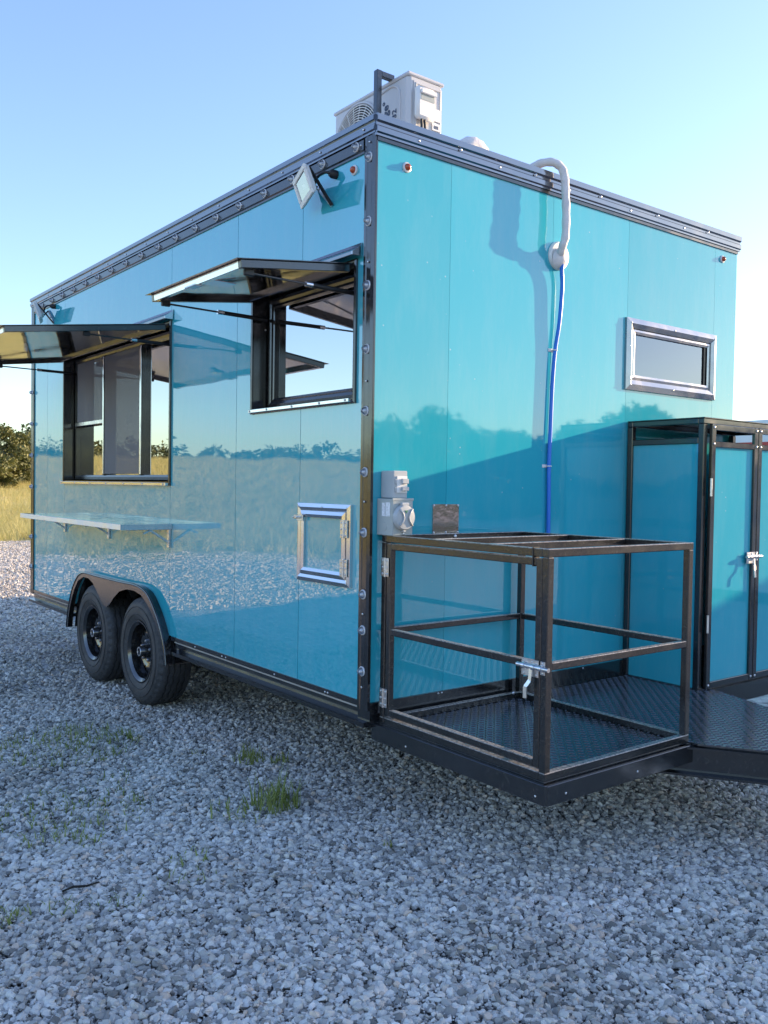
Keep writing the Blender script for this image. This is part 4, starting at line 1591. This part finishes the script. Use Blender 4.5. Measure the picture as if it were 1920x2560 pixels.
# ------------------------------------------------------------------ floodlights
def floodlight(center, label, wall_pt):
    c = Vector(center)
    FL = thing('floodlight', (0, c.y + .05, c.z), label, 'floodlight', 'floodlights on the serving side')
    u = Vector((.33, .94, -.06)).normalized()
    n = Vector((-.90, .29, -.33)).normalized()
    v = n.cross(u).normalized()
    u = v.cross(n).normalized()
    def obox(u0, u1, v0, v1, n0, n1, name, mtl, bev=.003, taper=0):
        mb = MB(); bm = mb.bm
        q = []
        for nn, sh in ((n0, taper), (n1, 0)):
            for a, b in ((u0 + sh, v0 + sh), (u1 - sh, v0 + sh), (u1 - sh, v1 - sh), (u0 + sh, v1 - sh)):
                q.append(bm.verts.new(c + u * a + v * b + n * nn))
        bm.faces.new(q[:4]); bm.faces.new(q[4:])
        for i in range(4):
            k = (i + 1) % 4
            bm.faces.new((q[i], q[k], q[4 + k], q[4 + i]))
        if bev:
            bmesh.ops.bevel(bm, geom=list(bm.edges), offset=bev, segments=2, affect='EDGES')
        return mb.build(name, mtl, FL)
    obox(-.100, .100, -.061, .061, -.022, -.004, 'housing', 'white_plastic', .003, .012)
    s = .021
    for a in ((-.100, .100, .061 - s, .061), (-.100, .100, -.061, -.061 + s), (-.100, -.100 + s, -.061 + s, .061 - s), (.100 - s, .100, -.061 + s, .061 - s)):
        obox(*a, -.0035, .006, 'bezel', 'white_plastic', .002)
    obox(-.100 + s, .100 - s, -.061 + s, .061 - s, -.001, .001, 'lens', 'flood_lens', 0)
    obox(-.100 + s, .100 - s, -.061 + s, .061 - s, -.0034, -.002, 'reflector', 'white_enamel', 0)
    obox(-.010, .010, -.008, .008, -.0018, -.0008, 'led_array', 'amber' if False else 'sticker', 0)
    obox(-.05, .05, -.035, .035, -.040, -.0225, 'heat_sink', 'white_plastic', .003, .006)
    # bracket: two arms from the housing sides to a strap on the wall
    w1, w2 = Vector((-.004, c.y + .045, c.z + .035)), Vector((-.004, c.y - .075, c.z - .075))
    e1 = c + u * .085 + v * .02 - n * .02
    e2 = c - u * .085 - v * .045 - n * .02
    MB().bar(w1, w2, .018, .004, (1, 0, 0)).build('wall_strap', 'zinc', FL)
    MB().bar(Vector((-.005, w2.y, w2.z)), e2, .016, .006, (0, 0, 1)).build('bracket_arm', 'black_plastic', FL)
    MB().bar(Vector((-.005, w1.y, w1.z)), e1, .016, .006, (0, 0, 1)).build('bracket_arm', 'black_plastic', FL)
    screws([w1.lerp(w2, t) + Vector((-.0025, 0, 0)) for t in (.15, .5, .85)], (-1, 0, 0), FL, 1.6)
    g0 = Vector((-.001, c.y - .10, c.z + .045))
    MB().lathe([(0, .018), (.022, .018), (.034, .011), (.034, 0)], g0, (-1, 0.1, 0), 16).build('cable_gland', 'black_plastic', FL, True, 40)
    k = [g0 + Vector((-.03, 0, 0)), g0 + Vector((-.05, .02, .004)), g0 + Vector((-.058, .06, -.01)), c - n * .045 + u * .0 + v * .01]
    MB().tube(smooth_path(k, 6), .006, 8).build('cable', 'black_plastic', FL, True)
    return FL
floodlight((-.10, .375, 2.593), 'white rectangular floodlight above the near serving hatch', None)
floodlight((-.10, 4.075, 2.607), 'white rectangular floodlight at the far rear corner of the trailer', None)

# ------------------------------------------------------------------ weeds, twig
def blades(name, c, n, spread, h, label, width=.0036):
    mb = MB(); bm = mb.bm
    for _ in range(n):
        a = random.uniform(0, 6.283)
        r_ = spread * math.sqrt(random.random())
        b = Vector((c[0] + r_ * math.cos(a), c[1] + r_ * math.sin(a), c[2] - .005))
        hh = h * random.uniform(.35, 1.0)
        az = random.uniform(0, 6.283)
        lean = Vector((math.cos(az), math.sin(az), 0)) * hh * random.uniform(.15, .8)
        sd = Vector((-math.sin(az), math.cos(az), 0)) * width * random.uniform(.7, 1.6)
        prev = None
        for t in (0, .35, .7, 1.0):
            p = b + Vector((0, 0, hh * (t - .25 * t * t))) + lean * t * t
            w_ = sd * (1 - t * .95)
            cur = (bm.verts.new(p - w_), bm.verts.new(p + w_))
            if prev:
                bm.faces.new((prev[0], prev[1], cur[1], cur[0]))
            prev = cur
    o = mb.build(name, 'weed', None)
    if label:
        tag(o, label, 'weed', 'weeds growing through the gravel')
    return o
for c_, n_, sp__, h_, lb in (
        ((-.223, .334, 0), 110, .10, .20, 'tallest green grass tuft in the gravel below the small access door'),
        ((-.37, .346, 0), 70, .14, .09, 'thin low grass tuft just left of the tallest tuft'),
        ((-.021, .925, 0), 48, .08, .15, 'upright grass tuft in the gravel under the trailer side rail'),
        ((.087, .804, 0), 24, .05, .13, 'small grass tuft right of the upright tuft by the side rail'),
        ((-.648, 1.663, 0), 420, .36, .085, 'wide low grass patch in the gravel in front of the wheels'),
        ((-.92, .72, 0), 300, .32, .07, 'sparse flat green weed patch at the left picture edge'),
        ((-.407, 1.64, 0), 32, .09, .09, 'short grass tuft in the gravel right beside the wide low patch'),
        ((-.103, -.268, 0), 14, .022, .06, 'single small green sprig in the gravel below the cage corner'),
        ((-.186, 1.147, 0), 10, .05, .08, 'few long grass blades between the upright tuft and the tyre')):
    blades('weed', c_, n_, sp__, h_, lb)
for c_ in ((-.637, 1.034, 0), (-1.092, .494, 0), (-.978, .399, 0), (-1.188, -.053, 0), (-1.364, -.015, 0), (-1.04, -.124, 0), (-.818, -.092, 0), (-.889, .747, 0), (-.73, .059, 0)):
    blades('weed', c_, random.randint(22, 46), random.uniform(.06, .14), random.uniform(.05, .085), 'sparse little weed sprig scattered in the left foreground gravel')
tw = MB(); tw.tube([(-1.185, .058, .016), (-1.15, .056, .022), (-1.11, .046, .018), (-1.07, .042, .022)], [.003, .0042, .0038, .0025], 6)
tag(tw.build('twig', 'twig', None, True), 'thin dark twig lying on the gravel at lower left', 'twig')

# ------------------------------------------------------------------ cabin added out of frame on the right, sized to shade the yard
SC = thing('added_cabin', (9.2, .5, 0), 'long low white cabin added off frame to shade the yard, red stripe seen through the cabinet slots', 'cabin')
MB().box(8.0, 10.4, -4.6, 5.6, .12, 2.12, .01).build('wall', 'cabin_white', SC)
MB().box(7.985, 7.999, -4.6, 5.6, 1.86, 1.95).build('stripe', 'cabin_red', SC)
MB().box(7.97, 10.43, -4.63, 5.63, 2.121, 2.215, .01).build('roof', 'cabin_white', SC)
MB().box(8.05, 10.35, -4.5, 5.5, -.05, .119).build('base', 'under', SC)
for y in (1.0, 3.4):
    w_ = MB().box(7.98, 7.998, y, y + .9, 1.0, 1.75).build('window', 'black_plastic', SC)
    MB().box(7.972, 7.979, y + .05, y + .85, 1.05, 1.70).build('pane', 'glass', w_)

# ------------------------------------------------------------------ field grass (uncountable)
def grass_sources():
    src = bpy.data.collections.new('grass_shapes')
    for k in range(5):
        o = blades('grass_shape', (0, 0, 0), 60, .34, .60, None, .004)
        COL.objects.unlink(o)
        o.data.materials.clear()
        o.data.materials.append(M['grass'])
        src.objects.link(o)
    return src
def grass_density(x, y):
    s = y - .55 * x
    e = 15.9 + 1.0 * math.sin(x * .8) + .7 * math.sin(x * 2.3 + 1)
    if s < e - 1.2:
        return 0
    if s < e:
        return 1.0
    d = math.hypot(x, y)
    a = math.degrees(math.atan2(x + 2.1, y + 2.79))
    dens = 9 if d < 32 else (4.5 if d < 55 else 2)
    return dens * (1 if -75 < a < 22 else .0)
vs_, fs_, de_ = region_grid(-50, 30, 2, 74, 1.0, grass_density)
gs = scatter('field_grass', vs_, fs_, de_, grass_sources(), .45, 1.05, .12, 31, 0.0, 1.0)
tag(gs, 'tall dry golden grass of the open field', 'grass', kind='stuff')

# ------------------------------------------------------------------ trees
def leaf_cloud(bm, clumps, per, size):
    for c, r_ in clumps:
        for _ in range(per):
            d = Vector((random.gauss(0, 1), random.gauss(0, 1), random.gauss(0, 1))).normalized() * r_ * random.uniform(.35, 1.05)
            p = Vector(c) + Vector((d.x, d.y, d.z * .85))
            s = size * random.uniform(.6, 1.5)
            q = Quaternion((random.gauss(0, 1), random.gauss(0, 1), random.gauss(0, 1), random.gauss(0, 1))).normalized()
            vs2 = [bm.verts.new(p + q @ Vector(t)) for t in ((-s, 0, 0), (0, -s * .5, s * .15), (s, 0, 0), (0, s * .5, -s * .1))]
            bm.faces.new(vs2)
def tree(base, h, rad, label, nclump=42, per=120, size=.075, leaf='leaf_bush', low=.12):
    b = Vector(base)
    t = thing('tree', b, label, 'tree', 'trees at the field edge')
    mb = MB()
    top = b + Vector((random.uniform(-.3, .3), random.uniform(-.3, .3), h * .6))
    mb.tube([b - Vector((0, 0, .2)), b.lerp(top, .4) + Vector((.1, 0, 0)), top], [.05 * h, .035 * h, .012 * h], 8)
    clumps = []
    for _ in range(nclump):
        a = random.uniform(0, 6.283)
        z = random.uniform(low, 1.0)
        rr = rad * math.sqrt(max(.05, 1 - (2 * z - 0.9) ** 2)) * random.uniform(.35, 1.0)
        c = b + Vector((rr * math.cos(a), rr * math.sin(a), z * h * .92))
        clumps.append((c, random.uniform(.16, .30) * rad))
        if random.random() < .5:
            mb.tube([b.lerp(top, random.uniform(.3, .9)), c], [.012 * h, .003 * h], 5)
    mb.build('trunk', 'bark', t)
    cb = MB()
    leaf_cloud(cb.bm, clumps, per, size)
    cb.build('crown', leaf, t)
    return t
def far_point(az_dx, az_dy, d):
    x, y = -2.10 + az_dx * d, -2.79 + az_dy * d
    return (x, y, float(gheight(np.float64(x), np.float64(y))))
tree(far_point(.2480, .9690, 46), 2.9, 2.2, 'bushy olive green tree at the field edge beside the trailer', 80, 150, .08, low=.02)
tree(far_point(.2050, .978, 44), 2.7, 2.4, 'round olive tree furthest left at the field edge', 70, 130, .08, low=.02)
tree(far_point(.292, .956, 50), 3.3, 2.2, 'taller olive tree hidden mostly behind the trailer corner', 60, 110, .08, low=.02)

for (x_, y_), h_, r__, lb in (((21.8, -29.6), 4.0, 3.0, 'broad low tree reflected at the left edge of the front wall'),
                              ((24.2, -27.6), 4.9, 3.2, 'highest tree reflected in the front wall left of the blue hose'),
                              ((26.6, -25.4), 3.9, 3.0, 'low tree reflected in the front wall behind the blue hose'),
                              ((28.8, -23.0), 4.2, 2.8, 'rounded tree reflected just right of the blue hose'),
                              ((30.8, -21.0), 5.2, 3.0, 'tree reflected under the small front window')):
    tree((x_, y_, 0), h_, r__, lb, 70, 150, .15, 'leaf_far', .02)

# far tree belt that reads as one mass
cb = MB()
for k in range(1150):
    a = random.uniform(0, 2 * math.pi)
    d = random.uniform(115, 210)
    x, y = -2 + d * math.cos(a), d * math.sin(a)
    z = float(gheight(np.float64(x), np.float64(y)))
    h = random.uniform(2.2, 4.2) * (1.0 if random.random() < .93 else 1.5)
    w_ = h * random.uniform(.5, .8)
    cl = []
    for _ in range(9):
        zz = random.uniform(.15, .95)
        r_ = w_ * math.sqrt(max(.06, 1 - (1.7 * zz - .75) ** 2)) * .8
        b_ = random.uniform(0, 6.283)
        cl.append(((x + r_ * math.cos(b_), y + r_ * math.sin(b_), z + zz * h), w_ * .42))
    leaf_cloud(cb.bm, cl, 40, .26)
fb = cb.build('tree_belt', 'leaf_far', None)
tag(fb, 'distant belt of dark green trees round the field', 'trees', kind='stuff')
